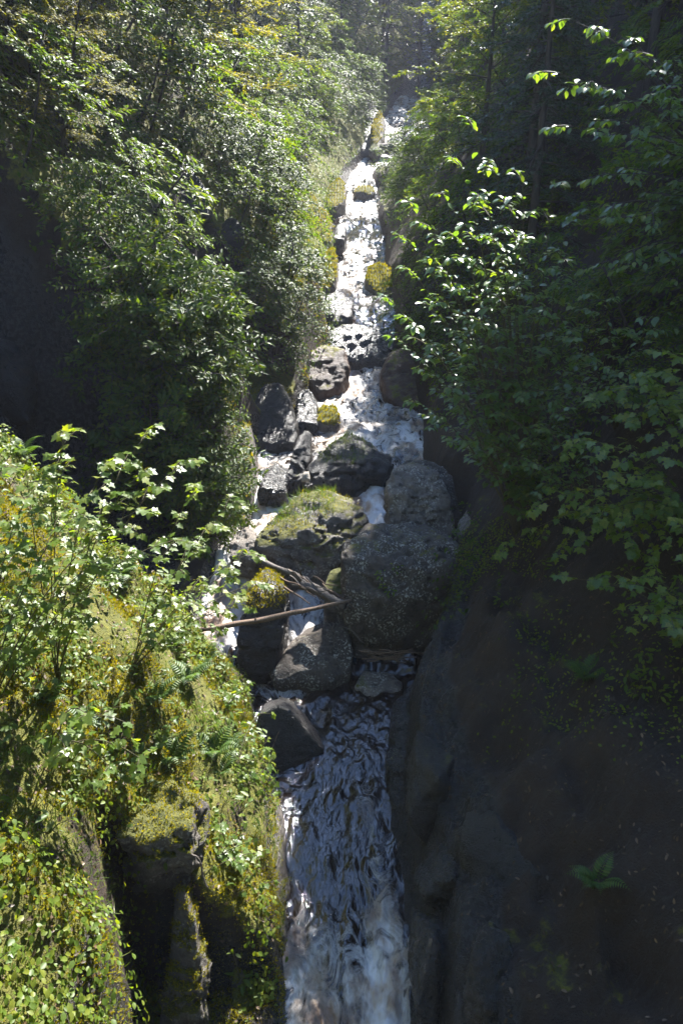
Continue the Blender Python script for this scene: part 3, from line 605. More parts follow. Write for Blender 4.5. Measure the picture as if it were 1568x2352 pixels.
def add_tree(kind, v, x, Y, s, rz, label, cat, group, name, mat='crown', dz=0., tilt=0., tilt_az=0.):
    label = where(label, x, Y, s, cat); group = label if 'viewpoint' not in label else group
    tm, cm = TV_[kind][v]
    z = float(height(np.array([x]), np.array([Y]))[0])
    if mat != 'crown' or kind != 'leafy':
        key = (kind, v, mat)
        if key not in CM: c2 = cm.copy(); c2.materials.clear(); c2.materials.append(M[mat]); CM[key] = c2
        cm = CM[key]
    o = thing(name, label, cat, (x, Y, z+dz), group)
    o.rotation_mode = 'XYZ'; o.rotation_euler = (Matrix.Rotation(tilt, 3, Vector((-math.sin(tilt_az), math.cos(tilt_az), 0))) @ Matrix.Rotation(rz, 3, 'Z')).to_euler(); o.scale = (s, s, s)
    obj('trunk', tm, M['bark'], o); tag(obj('crown', cm, M[mat], o), kind='stuff')
    return o
CM = {}
# keep the light: lit places whose line to the sun must stay open
lit = [pt(px, py, Y) for px, py, Y in [(100,1300,6),(300,1200,6),(500,1250,7),(200,1500,6),(400,1700,6.2),(550,1800,6.8),(100,1700,5),(350,1900,5),(80,2150,3.3),(60,2300,3.),
        (420,700,13.0),(330,540,12.8),(480,800,13.5),(280,640,12.6),(700,600,24),(730,500,29),(820,600,28.5),(820,500,34.5),(830,450,38),(900,320,47),(930,280,52),(1100,560,9.2),(960,650,9.),(1020,800,9),(1100,450,9.3),(1180,560,9.4),(1250,640,9.3),(1300,540,9.5),(960,500,9.2),(1050,700,9.1),(1150,700,9.2),(1350,300,9.4),(1450,250,9.3),(780,1175,11.7),(840,900,18.5),(850,1130,12.6),
        (200,150,14),(400,250,15),(550,150,18),(600,350,18),(300,350,14),(650,250,24),(700,350,28),(100,300,13),(480,80,20)]]
dark = np.array([pt(px, py, Y) for px, py, Y in [(1000,1700,7.6),(1100,1500,8.5),(1200,1700,6),(1400,1500,6),(1300,2000,4.6),(1150,2200,4.6),(1500,2100,3.4),(1450,1250,6.8),(1250,1150,7.5),(1500,900,7.5),
        (900,1400,9.6),(950,1150,12),(800,1060,13.6),(640,960,15.6),(620,1100,13.2),(700,1290,11),(600,1480,9.5),(560,1400,9.6),(740,1280,11),(600,950,15.7),(540,1080,13),(720,1480,9.6),(640,1660,8),(780,1700,8),(780,2000,6.1),(1200,700,14),(1250,300,18),(1200,200,22),(1350,450,14)]])
lit = np.array(lit)
def blocks(c, r):
    d = c-lit; tt = d@SUN; cl = np.linalg.norm(d-tt[:, None]*SUN, axis=1)
    if ((tt > .5) & (cl < r*1.2) & (tt > r*.9)).any(): return True
    d = c-pool; tt = (d*pdir).sum(1); cl = np.linalg.norm(d-tt[:, None]*pdir, axis=1)   # open sky that the pool mirrors
    return ((tt > 3) & (cl < r)).any()
pool, pdir = [], []
for px, py in [(720,1650),(780,1750),(720,1850),(780,1950),(820,1620)]:
    Y = CAMZ/-tanrow(py)
    for el in (36, 43, 50):
        pool.append((pt(px, py, Y)[0], Y, 0)); pdir.append((0, math.cos(math.radians(el)), math.sin(math.radians(el))))
pool, pdir = np.array(pool), np.array(pdir)
def shades(c, r):
    d = c-dark; tt = d@SUN; cl = np.linalg.norm(d-tt[:, None]*SUN, axis=1)
    return (tt > r*.9) & (cl < r*.8)
def crown_geo(kind, v, x, Y, s):
    z = float(zw(Y)+(hleft(max(float(xl(Y))-x, 0), Y) if x < xl(Y) else hright(max(x-float(xr(Y)), 0), Y))); H = {'leafy': (8.5, 10, 7), 'hemlock': (10, 13)}[kind][v]*s
    R_ = {'leafy': (2.7, 3.0, 2.4), 'hemlock': (2.5, 2.9)}[kind][v]*s
    return z, H, R_
def crown_balls(kind, v, x, Y, s):
    z, H, R_ = crown_geo(kind, v, x, Y, s)
    for f in ((.35, .5, .65, .8, .95) if kind == 'leafy' else (.15, .35, .55, .75, .92)):
        yield np.array([x, Y, z+f*H]), R_*(.95*math.sin(math.pi*min(.95, .15+.8*f)) if kind == 'leafy' else (1.05-f))
def try_tree(kind, v, x, Y, s, *a, **k):
    z, H, R_ = crown_geo(kind, v, x, Y, s)
    for f in ((.35, .5, .65, .8, .95) if kind == 'leafy' else (.15, .35, .55, .75, .92)):
        rr = R_*(.95*math.sin(math.pi*min(.95, .15+.8*f)) if kind == 'leafy' else (1.05-f))
        if blocks(np.array([x, Y, z+f*H]), rr*.85): return None
    return add_tree(kind, v, x, Y, s, *a, **k)
rs = np.random.default_rng(11)
def keep_view(x, Y, s):                # not right in front of the lens
    return math.hypot(x, Y) > 7.5 and (x > .5*Y+.6 or Y > 15)
# shaded slope: dense wood that keeps the sun off the bank below
placed = []
def far_enough(x, Y, d): return all((x-a)**2+(Y-b_)**2 > d*d for a, b_ in placed)
covered = np.zeros(len(dark), int)
for k in range(18):                    # first the trees that throw the shade seen in the photograph
    best = None
    for q in range(140):
        Y = rs.uniform(6.5, 40); x = float(xr(Y))+1.8+rs.exponential(3.5); kind = 'leafy' if rs.random() < .6 else 'hemlock'
        v = int(rs.integers(0, len(TV_[kind]))); s = rs.uniform(.6, 1.2)
        if not far_enough(x, Y, 1.7) or not keep_view(x, Y, 1): continue
        balls = list(crown_balls(kind, v, x, Y, s))
        if any(blocks(c_, r_*.85) for c_, r_ in balls): continue
        sh_ = np.zeros(len(dark), bool)
        for c_, r_ in balls: sh_ |= shades(c_, r_)
        sc_ = (sh_*(1.0/(1+covered*covered*2))).sum()
        if best is None or sc_ > best[0]: best = (sc_, kind, v, x, Y, s, sh_)
    if best is None or best[0] < .15: continue
    _, kind, v, x, Y, s, sh_ = best; covered += sh_; placed.append((x, Y))
    hem = kind == 'hemlock'
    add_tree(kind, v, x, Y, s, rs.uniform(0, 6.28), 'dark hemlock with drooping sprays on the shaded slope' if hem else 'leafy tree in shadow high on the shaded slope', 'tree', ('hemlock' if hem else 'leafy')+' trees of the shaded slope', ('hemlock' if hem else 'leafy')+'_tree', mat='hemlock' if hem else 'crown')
cnt = 0
for k in range(900):
    Y = rs.uniform(13, 60); x = float(xr(Y))+2.6+rs.exponential(5.5)
    if x > 26 or not far_enough(x, Y, 1.9+Y*.012) or not keep_view(x, Y, 1): continue
    kind = 'hemlock' if rs.random() < .5 else 'leafy'; v = int(rs.integers(0, len(TV_[kind]))); s = rs.uniform(.65, 1.15)
    nm = 'hemlock_tree' if kind == 'hemlock' else 'leafy_tree'
    lb = 'dark hemlock with drooping sprays on the shaded slope' if kind == 'hemlock' else 'leafy tree in shadow high on the shaded slope'
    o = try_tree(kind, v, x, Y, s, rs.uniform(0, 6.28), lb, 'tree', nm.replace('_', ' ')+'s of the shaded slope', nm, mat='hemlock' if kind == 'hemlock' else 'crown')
    if o: placed.append((x, Y)); cnt += 1
    if cnt > 40: break
spur_lit = np.array([pt(*q) for q in [(420,700,13.0),(330,560,12.8),(480,800,13.5),(280,640,12.6),(540,880,14.2)]])
# sunlit slope: golden trees leaning out over the stream
for x, Y, s, v, tl, az in [(-4.3, 16.2, .62, 0, .35, -.3), (-5.6, 15.2, .7, 2, .3, -.6), (-6.6, 17.5, .75, 1, .25, 0), (-3.6, 19.5, .55, 2, .35, 0), (-7.0, 16.0, .6, 0, .3, -.3), (-5.4, 18.6, .6, 2, .3, -.3), (-4.6, 14.2, .38, 2, .4, -.5), (-5.8, 13.6, .42, 2, .45, -.8), (-7.2, 14.2, .5, 2, .4, -.6), (-3.9, 15.0, .34, 2, .45, -.3), (-6.4, 15.2, .5, 2, .35, -.5), (-8.4, 13.8, .55, 2, .4, -.7), (-5.2, 16.6, .45, 2, .35, -.3), (-8.2, 16.2, .6, 2, .3, -.4), (-5.0, 21.5, .7, 1, .25, -.2)]:
    hd = np.array([math.cos(az)*math.sin(tl), math.sin(az)*math.sin(tl), math.cos(tl)]); z0, H0, R0 = crown_geo('leafy', v, x, Y, s); bl = False
    for f in (.3, .5, .7, .9):
        c_ = np.array([x, Y, z0])+hd*H0*f; d = c_-spur_lit; tt = d@SUN; cl_ = np.linalg.norm(d-tt[:, None]*SUN, axis=1); bl |= bool(((tt > .4) & (cl_ < R0*.9)).any())
    if bl: continue
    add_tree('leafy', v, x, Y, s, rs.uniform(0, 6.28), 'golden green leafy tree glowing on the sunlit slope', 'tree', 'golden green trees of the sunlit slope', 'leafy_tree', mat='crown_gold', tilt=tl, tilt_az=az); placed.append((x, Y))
cnt = 0
for k in range(900):
    Y = rs.uniform(19, 62); x = float(xl(Y))-2.6-rs.exponential(5.)
    if x < -24 or not far_enough(x, Y, 1.9+Y*.012): continue
    kind = 'hemlock' if rs.random() < .25 else 'leafy'; v = int(rs.integers(0, len(TV_[kind]))); s = rs.uniform(.6, 1.05)
    nm = 'hemlock_tree' if kind == 'hemlock' else 'leafy_tree'
    gold = kind == 'leafy' and rs.random() < .5 and Y < 30
    lb = 'hemlock with flat sprays on the sunlit slope' if kind == 'hemlock' else ('golden green leafy tree glowing on the sunlit slope' if gold else 'green leafy tree glittering on the sunlit slope')
    gp = 'hemlock trees of the sunlit slope' if kind == 'hemlock' else ('golden green trees of the sunlit slope' if gold else 'green trees of the sunlit slope')
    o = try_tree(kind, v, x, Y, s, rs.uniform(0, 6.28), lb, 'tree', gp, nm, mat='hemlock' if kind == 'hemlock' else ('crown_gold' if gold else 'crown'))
    if o: placed.append((x, Y)); cnt += 1
    if cnt > 48: break
for x, Y in [(7.2, 22), (8.4, 25.5), (6.6, 19.5), (8., 29), (10.2, 23.5), (9.8, 28), (11.5, 26), (7., 33)]:
    for s in (.95, .75, .55, .4):
        if try_tree('hemlock', 0, x, Y, s, rs.uniform(0, 6.28), 'dark hemlock with drooping sprays on the shaded slope', 'tree', 'x', 'hemlock_tree', mat='hemlock'): placed.append((x, Y)); break
# head of the valley
for k in range(26):
    Y = rs.uniform(57, 84); x = (rs.uniform(840, 1060)-784)/784*.4287*Y*.93+rs.normal()*.8
    hem = rs.random() < .5; nm = 'hemlock_tree' if hem else 'leafy_tree'
    if not far_enough(x, Y, 1.7) or any(blocks(c_, r_*.8) for c_, r_ in crown_balls('hemlock' if hem else 'leafy', 0, x, Y, .8)): continue
    add_tree('hemlock' if hem else 'leafy', int(rs.integers(0, 2)), x, Y, rs.uniform(.7, 1.2), rs.uniform(0, 6.28), 'far hazy '+('hemlock' if hem else 'leafy tree')+' closing the head of the valley', 'tree', 'x', nm, mat='hemlock' if hem else 'crown'); placed.append((x, Y))
cnt = 0
for k in range(400):
    Y = rs.uniform(54, 105); x = rs.uniform(-26, 34)
    if not far_enough(x, Y, 2.6) or (Y < 60 and abs(x-float(xl(Y)+xr(Y))/2) < 2.2): continue
    kind = 'hemlock' if rs.random() < .4 else 'leafy'; v = int(rs.integers(0, len(TV_[kind]))); s = rs.uniform(1.0, 1.5)
    nm = 'hemlock_tree' if kind == 'hemlock' else 'leafy_tree'
    add_tree(kind, v, x, Y, s, rs.uniform(0, 6.28), 'far hazy '+('hemlock' if kind == 'hemlock' else 'leafy tree')+' closing the head of the valley', 'tree', 'far '+nm.replace('_', ' ')+'s at the valley head', nm, mat='hemlock' if kind == 'hemlock' else 'crown')
    placed.append((x, Y)); cnt += 1
    if cnt > 70: break

# shrubs
cnt = 0; sh = []
for k in range(1500):
    Y = 12.8+rs.random()**1.4*46; side = -1 if rs.random() < .62 else 1
    off = .35+rs.exponential(2.2); x = float(xl(Y))-off if side < 0 else float(xr(Y))+off
    if any((x-a)**2+(Y-b_)**2 < .62**2 for a, b_ in sh): continue
    if side < 0 and 15.8 < Y < 17.5 and off < 1.5 or (side < 0 and Y < 16 and off < 1.0) or (side < 0 and 22 < Y < 44 and off < 1.5) or (side > 0 and Y > 22 and off < .9) or (side > 0 and Y < 14.5 and off < 1.6): continue
    s = rs.uniform(.55, 1.15)*(1 if off > 1 else .6); z = float(height(np.array([x]), np.array([Y]))[0])
    lb = 'glossy leaved shrub glittering on the sunlit stream bank' if side < 0 else 'dark glossy shrub on the shaded stream bank'
    n0 = normal(np.array([x]), np.array([Y]))[0]
    add_tree('shrub', int(rs.integers(0, 4)), x, Y, s, rs.uniform(0, 6.28), lb, 'shrub', 'shrubs of the sunlit bank' if side < 0 else 'shrubs of the shaded bank', 'shrub', mat='shrub', dz=-.1,
             tilt=min(.9, math.acos(n0[2])*.6), tilt_az=math.atan2(n0[1], n0[0]))
    sh.append((x, Y)); cnt += 1
    if cnt > 205: break
for k in range(46):   # tumbling over the edge of the cliff spur
    f = rs.random(); x = -1.95-1.6*f+rs.normal()*.1; Y = 12.5+rs.uniform(-.3, .9); sz_ = float(rs.choice([.3, .4, .5, .7, .9])); x = min(x, -1.75-.95*sz_)
    add_tree('shrub', int(rs.integers(0, 4)), x, Y, sz_, rs.uniform(0, 6.28), 'leafy shrub tumbling over the edge of the dark cliff', 'shrub', 'shrubs over the cliff edge', 'shrub', mat='shrub', dz=-.05,
             tilt=rs.uniform(.3, .9), tilt_az=-1.3+rs.normal()*.4)
for x, Y in [(-1.35, 17.75), (-1.6, 17.6), (-1.9, 17.8), (-1.45, 18.1), (-2.2, 17.7), (-1.25, 18.6), (-1.75, 20.2), (-1.45, 20.7), (-2.1, 20.4), (-1.9, 21.2), (-2.5, 20.8)]:
    add_tree('shrub', int(rs.integers(0, 4)), x, Y, rs.uniform(.5, .8), rs.uniform(0, 6.28), 'glossy leaved shrub glittering on the sunlit stream bank', 'shrub', 'x', 'shrub', mat='shrub', dz=-.15, tilt=.5, tilt_az=-.8)
for k in range(40):   # shaded bank, nearer
    Y = rs.uniform(8.6, 13); off = 1.7+rs.exponential(1.6); x = float(xr(Y))+off
    if any((x-a)**2+(Y-b_)**2 < .7**2 for a, b_ in sh): continue
    n0 = normal(np.array([x]), np.array([Y]))[0]
    add_tree('shrub', int(rs.integers(0, 4)), x, Y, rs.uniform(.5, .95), rs.uniform(0, 6.28), 'dark glossy shrub on the shaded stream bank', 'shrub', 'shrubs of the shaded bank', 'shrub', mat='shrub', dz=-.1,
             tilt=min(.9, math.acos(n0[2])*.6), tilt_az=math.atan2(n0[1], n0[0])); sh.append((x, Y))

# ------------------------------------------------------------------ saplings with leaves of their own
def single_leaf(shape, L, W, mat, var):
    tv, tf = TEMPL[shape]; v_ = tv.copy(); r2 = np.random.default_rng(var)
    v_[:, 2] += .10*np.sin(v_[:, 0]*3+var)*(.5+np.abs(v_[:, 1]))+r2.normal(size=len(v_))*.012
    v_[:, 0] *= L; v_[:, 1] *= W; v_[:, 2] *= L
    me = fast_mesh('leaf', v_, tf); me.materials.append(M[mat]); return me
LEAF = {'maple': [single_leaf('maple', 1, 1.0, 'maple_leaf', k) for k in range(4)],
        'birch': [single_leaf('oval', 1, .62, 'birch_leaf', k+9) for k in range(4)],
        'herb': [single_leaf('oval', 1, .5, 'herb', k+19) for k in range(4)],
        'lance': [single_leaf('oval', 1, .3, 'herb', k+29) for k in range(3)]}
def frame(P_, D, Nn, L):
    D = unit(D); Nn = unit(Nn-(Nn@D)*D); S = np.cross(Nn, D)
    m_ = np.eye(4); m_[:3, 0] = D*L; m_[:3, 1] = S*L; m_[:3, 2] = Nn*L; m_[:3, 3] = P_
    return Matrix(m_.tolist())
def bez(a, c, b_, n=8):
    t_ = np.linspace(0, 1, n)[:, None]; return (1-t_)**2*a+2*t_*(1-t_)*c+t_**2*b_
SUNH = SUN/np.linalg.norm(SUN)
def sapling(name, label, cat, base, tips, lshape, L, pairs, twig_n, twig_l, stem_r=.007, group=None, arch=.35, limit=300, massmat=None, rs=rs, leafstart=.18, lay=.25, stem_mat='stem'):
    base = np.array(base, float); o = thing(name, label, cat, base, group)
    tb = Tubes(); ML = []; cnt_ = 0; leaves = []
    for tip in tips:
        tip = np.array(tip, float)-base; ctrl = tip*.45+np.array([0, 0, 1.])*np.linalg.norm(tip)*arch
        path = bez(np.zeros(3)+rs.normal(size=3)*.015, ctrl, tip, 10); tb.add(path, np.linspace(stem_r, .0025, 10), 5)
        def along(path, n, start):
            tt = np.linspace(start, 1, n); u = np.linspace(0, 1, len(path))
            q = np.stack([np.interp(tt, u, path[:, k]) for k in range(3)], -1); g = np.gradient(path, axis=0)
            return q, unit(np.stack([np.interp(tt, u, g[:, k]) for k in range(3)], -1))
        def dress(path, n, start):
            q, g = along(path, n, start)
            for i in range(n):
                s2 = np.cross(g[i], [0, 0, 1.]); s2 = s2/(np.linalg.norm(s2)+1e-6)
                for sg_ in (1, -1):
                    if rs.random() < .12: continue
                    sz = L*rs.uniform(.6, 1.2)*(1.0 if i < n-1 else .8); pl = sz*.35
                    dd = unit(g[i]*rs.uniform(.3, .8)+s2*sg_*rs.uniform(.6, 1.)+np.array([0, 0, rs.normal()*.2-.12]))
                    p_ = q[i]+dd*pl; dd2 = unit(dd+np.array([0, -.25, -.38+rs.normal()*.2])); nn = np.array([0, -.1, 1.])+rs.normal(size=3)*lay+SUNH*.15
                    tb.add(np.array([q[i], p_]), [.0016, .0012], 3); leaves.append((p_, dd2, nn, sz))
            sz = L*.9; leaves.append((path[-1], unit(g[-1]+[0, 0, -.2]), np.array([0, 0, 1.])+rs.normal(size=3)*lay, sz))
        q, g = along(path, twig_n, .14)
        for i in range(twig_n):
            s2 = np.cross(g[i], [0, 0, 1.]); s2 = s2/(np.linalg.norm(s2)+1e-6); sg_ = 1 if i % 2 else -1
            td = unit(g[i]*.6+s2*sg_*.9+np.array([0, 0, rs.normal()*.2])); tl = twig_l*rs.uniform(.6, 1.2)*(1.1-.6*i/twig_n)
            tp = bez(q[i], q[i]+td*tl*.5+[0, 0, .04*tl], q[i]+td*tl+[0, 0, -.12*tl], 5); tb.add(tp, np.linspace(stem_r*.45, .002, 5), 4)
            dress(tp, max(2, int(pairs*.6)), .3)
        dress(path, pairs, leafstart)
    obj('stem', tb.mesh('stem'), M[stem_mat], o)
    order = rs.permutation(len(leaves)); meshes = LEAF[lshape]
    for r_, idx in enumerate(order):
        p_, dd, nn, sz = leaves[idx]
        if r_ < limit:
            c = bpy.data.objects.new('leaf', meshes[r_ % len(meshes)]); C.objects.link(c); c.parent = o; c.matrix_basis = frame(p_, dd, nn, sz)
        else: ML.append((p_, dd, nn, sz))
    if ML:
        P_, D_, N2, S_ = (np.array(q_) for q_ in zip(*ML)); wf = {'maple': 1., 'birch': .62, 'herb': .5, 'lance': .3}[lshape]
        tag(obj('leaf_mass', leaf_mesh('leaf_mass', P_, D_, N2, S_, S_*wf, 'maple' if lshape == 'maple' else 'oval'), M[massmat or 'birch_mass'], o), kind='stuff')
    return o
def gpt(x, Y, dz=-.03): return np.array([x, Y, float(height(np.array([x]), np.array([Y]))[0])+dz])
# maple saplings leaning out over the pool from the sunlit bank
sapling('maple_sapling', 'sunlit maple sapling with its topmost shoots against the dark cliff', 'sapling', gpt(-2.5, 5.7), [pt(350,985,5.9),pt(150,990,5.6),pt(250,1060,5.5),pt(430,1060,6.0),pt(60,1080,5.4),pt(130,1050,5.7),pt(330,1080,5.6)], 'maple', .07, 8, 10, .38, arch=.3, massmat='herb_mass')
sapling('maple_sapling', 'sunlit maple sapling reaching farthest over the lower cascade', 'sapling', gpt(-2.1, 6.6), [pt(540,1150,6.7),pt(590,1340,7.1),pt(555,1390,7.0),pt(500,1210,6.6),pt(575,1270,6.9),pt(450,1120,6.4),pt(520,1320,6.8)], 'maple', .068, 8, 10, .36, arch=.22, massmat='herb_mass')
sapling('maple_sapling', 'dense sunlit maple sapling low on the leafy slope', 'sapling', gpt(-2.75, 5.0), [pt(60,1150,5.0),pt(180,1180,5.2),pt(320,1170,5.5),pt(20,1260,4.8),pt(280,1260,5.4),pt(400,1240,5.8)], 'maple', .07, 8, 10, .38, arch=.3, massmat='herb_mass')
sapling('maple_sapling', 'small maple seedling cluster in half shade amid the moss', 'sapling', gpt(-2.35, 5.1), [pt(200,1640,4.3),pt(290,1660,4.4),pt(320,1740,4.5),pt(150,1720,4.2),pt(250,1760,4.3)], 'maple', .085, 3, 4, .2, arch=.3, massmat='herb_mass')
sapling('maple_sapling', 'maple seedlings fringing the pool edge in full sun', 'sapling', gpt(-1.15, 6.55), [pt(600,1720,6.9),pt(625,1790,6.6),pt(570,1700,6.9),pt(590,1640,7.2),pt(560,1780,6.5)], 'maple', .068, 4, 4, .22, arch=.25, massmat='herb_mass')
sapling('maple_sapling', 'maple seedlings hanging over the mossy pool wall', 'sapling', gpt(-1.05, 5.5), [pt(560,1900,5.6),pt(590,1960,5.4),pt(500,1890,5.4),pt(540,1980,5.2),pt(600,2030,5.2)], 'maple', .062, 4, 3, .18, arch=.25, massmat='herb_mass')
sd_spots = [(.5,6.9,'by the angular black rock'),(1.0,7.6,'uphill from the angular black rock'),(1.6,8.2,'near the end of the long driftwood log'),(.7,8.3,'beside the driftwood log end'),(1.2,6.0,'above the mossy pool wall'),(1.9,6.8,'under the farthest reaching maple'),
   (2.3,6.1,'at the foot of the topmost maple'),(.6,5.4,'between ledge and pool wall'),(1.4,5.3,'on the overhanging ledge'),(2.0,5.5,'behind the overhanging ledge'),(1.7,3.4,'on the slope across the dark hollow'),(1.5,2.9,'at the brink of the dark hollow'),(.5,7.5,'over the pool behind the angular rock'),(2.6,7.4,'high beneath the maples')]
for s_, Y, wh in sd_spots:
    x = float(xl(Y))-s_; b0 = gpt(x, Y); n0 = normal(np.array([x]), np.array([Y]))[0]
    sapling('maple_seedling', 'little sunlit maple seedling '+wh, 'seedling', b0, [b0+n0*rs.uniform(.12, .25)+np.array([rs.normal()*.13, rs.normal()*.13, rs.uniform(.05, .15)]) for q in range(4)], 'maple', rs.uniform(.055, .085), 3, 1, .12, stem_r=.004, arch=.15)
sapling('herb_plant', 'five leaved plant hanging in front of the dark cleft', 'plant', gpt(-.95, 4.85), [pt(535,2190,4.75)], 'herb', .10, 2, 1, .08, arch=.25)
# shaded side
sapling('maple_sapling', 'shaded maple sapling with pale upper leaves above the bare slope', 'sapling', gpt(3.4, 7.0), [pt(1250,1150,7.4),pt(1180,1240,7.6),pt(1330,1010,7.2),pt(1420,1090,6.9),pt(1300,1240,7.2),pt(1450,1240,6.6),pt(1380,1180,6.8)], 'maple', .085, 8, 9, .44, arch=.3, massmat='herb_mass')
sapling('maple_sapling', 'shaded maple sapling rising higher beside the birch sapling', 'sapling', gpt(3.9, 7.9), [pt(1380,900,7.9),pt(1480,860,7.5),pt(1550,930,7.0),pt(1520,1050,6.8),pt(1450,960,7.4),pt(1560,820,7.2)], 'maple', .085, 8, 9, .44, arch=.3, massmat='herb_mass')
sapling('maple_sapling', 'low shaded maple sapling with a few yellow leaves at the slope edge', 'sapling', gpt(3.2, 5.6), [pt(1500,1330,5.9),pt(1400,1320,6.2),pt(1320,1330,6.6),pt(1560,1200,5.8),pt(1540,1420,5.4)], 'maple', .08, 7, 7, .42, arch=.3, massmat='herb_mass')
# the birch sapling over the stream
tr0 = gpt(2.35, 9.6)
def birch_tips():
    out_ = []
    for px, py, Y in [(960,480,9.2),(1060,385,9.3),(1090,300,9.4),(1140,400,9.3),(955,570,9.0),(905,700,8.8),(930,790,8.8),(960,640,9.0),(1000,860,8.9),(1010,730,9.1),(1100,620,9.2),(1180,500,9.4),
                      (1230,620,9.3),(1300,520,9.6),(1290,700,9.3),(1200,800,9.3),(1120,760,9.2),(1060,560,9.2),(970,930,8.9),(1090,880,9.1),(1330,820,9.3),(1250,900,9.2),(1030,450,9.2),(1120,470,9.3),(1000,530,9.1),(1200,420,9.5),(1080,660,9.1),(1150,570,9.3),(1010,610,9.0),(1270,430,9.6),(1180,680,9.2),(950,740,8.9),(1040,800,9.0),(1240,560,9.4)]: out_.append(pt(px, py, Y))
    return out_
sapling('birch_sapling', 'backlit birch sapling with yellow green leaves arching over the rapids', 'sapling', tr0, birch_tips(), 'birch', .098, 11, 8, .48, stem_r=.018, arch=.22, limit=300, leafstart=.4)
sapling('birch_sapling', 'birch sapling with drooping twigs beside the wet boulder bank', 'sapling', gpt(2.6, 10.6), [pt(1000,970,10.3),pt(1040,1010,10.2),pt(1070,950,10.4),pt(1150,960,10.4),pt(1220,1020,10.2),pt(1140,1020,10.3),pt(1280,960,10.2),pt(1050,930,10.6)], 'birch', .09, 9, 7, .42, arch=.25, limit=200)
sapling('birch_sapling', 'dim birch sapling between the backlit sapling and the slender birch', 'sapling', gpt(3.4, 9.4), [pt(1290,600,8.9),pt(1380,700,8.7),pt(1480,760,8.5),pt(1300,780,8.8),pt(1420,850,8.5),pt(1540,700,8.5),pt(1250,700,9.0),pt(1350,900,8.6),pt(1200,900,8.9)], 'birch', .09, 9, 7, .46, arch=.25, limit=200)
sapling('birch_sapling', 'dim birch sapling crowding the shaded maples from below', 'sapling', gpt(3.0, 8.4), [pt(1150,950,8.6),pt(1250,980,8.4),pt(1100,1020,8.6),pt(1220,1060,8.3),pt(1300,940,8.2),pt(1130,1040,8.8),pt(1350,1020,8.0)], 'birch', .085, 8, 7, .42, arch=.25, limit=200)
sapling('birch_tree', 'slender birch in half light high on the shaded slope', 'tree', gpt(5.0, 9.8), [pt(1310,45,9.6),pt(1400,70,9.6),pt(1285,170,9.4),pt(1350,190,9.4),pt(1420,280,9.3),pt(1310,290,9.4),pt(1500,130,9.4),pt(1490,230,9.3),pt(1550,330,9.2),pt(1400,400,9.3),pt(1540,450,9.2),pt(1450,500,9.2),pt(1480,600,9.0),pt(1400,600,9.2),pt(1550,640,8.9),pt(1350,480,9.4),pt(1560,200,9.3)],
        'birch', .10, 12, 8, .55, stem_r=.03, arch=.25, limit=250, stem_mat='bark')
# added trees, unseen behind the lens, that block sky light from behind
for k, (x, Y, s, v) in enumerate([(5.5, 1.5, 1.0, 0), (6.5, -4, 1.1, 1), (-6.5, -3, 1.1, 1), (3.8, -8, 1.0, 2), (-4, -9, 1.0, 0), (8.5, 3.5, 1.1, 1), (9, -1, 1.2, 0), (-9.5, 0, 1.1, 2), (-5.5, -6, 1.3, 0), (5, -5.5, 1.3, 1), (2.2, -7, 1.3, 1), (-2.4, -6.5, 1.3, 0), (0.3, -10, 1.5, 1), (-8, -5, 1.4, 1), (8, -8, 1.5, 0), (-5, -2.2, 1.0, 2), (5.4, -1.8, 1.1, 2), (-3.5, -12, 1.5, 1), (3.4, -12.5, 1.5, 0), (-7.5, 2.2, 1.0, 0)]):
    try_tree('leafy', v, x, Y, s, k*1.3, 'unseen leafy tree added behind the viewpoint to block sky light', 'tree', 'unseen trees added behind the viewpoint', 'leafy_tree')

# ------------------------------------------------------------------ plants and ground cover
def herb_proto(kind, r2):
    out_ = []
    if kind == 'lance':
        H = r2.uniform(.14, .26)
        for i in range(5):
            z = H*(i+1)/5
            for s_ in (0, math.pi):
                a = i*1.57+s_+r2.normal()*.2; out_.append((np.array([0, 0, z]), np.array([math.cos(a), math.sin(a), .25]), np.array([0, 0, 1.])+r2.normal(size=3)*.15, .085*(1.15-.1*i)))
    else:
        n = int(r2.integers(7, 12))
        for i in range(n):
            a = r2.uniform(0, 6.28); rr = r2.uniform(.01, .10); z = r2.uniform(.05, .16)
            out_.append((np.array([math.cos(a)*rr, math.sin(a)*rr, z]), np.array([math.cos(a), math.sin(a), -.1]), np.array([0, 0, 1.])+r2.normal(size=3)*.25, r2.uniform(.045, .085)))
    tb = Tubes()
    if kind == 'lance': tb.add(np.array([(0, 0, -.03), (.005, 0, H*.5), (0, .004, H)]), [.003, .0025, .0015], 4)
    else:
        for p_, *_ in out_: tb.add(np.array([(0, 0, -.03), p_*[.4, .4, .6], p_]), [.002, .0018, .0012], 3)
    return out_, tb.mesh('stem'), kind
protos = [herb_proto(k, rs) for k in ('herb', 'herb', 'lance', 'herb', 'lance')]
HL = [('the overhanging ledge', -1.7, 5.2), ('the maple seedlings at the pool edge', -1.1, 6.7), ('the half shaded seedlings', -2.3, 4.9), ('the dense low maple', -2.9, 5.4), ('the angular black rock', -1.2, 7.9), ('the end of the long driftwood log', -1.9, 8.9), ('the dark hollow', -1.8, 3.2),
      ('the rounded wet boulder', 1.2, 7.4), ('the smooth rock ramp', 1.8, 9.2), ('the shaded maples', 3.2, 6.4), ('the foot of the bare slope', 1.4, 5), ('the top of the bare slope', 2.8, 3.6)]
def herb_where(label, x, Y, s, lan):
    size = 'small' if s < .95 else ('leafy' if s < 1.2 else 'large')
    return '%s %s %s near %s' % (size, 'narrow leaved' if lan else 'round leaved', 'herb in shade' if x > 0 else 'sunlit herb', min(HL, key=lambda l: (l[1]-x)**2+(l[2]-Y)**2)[0])
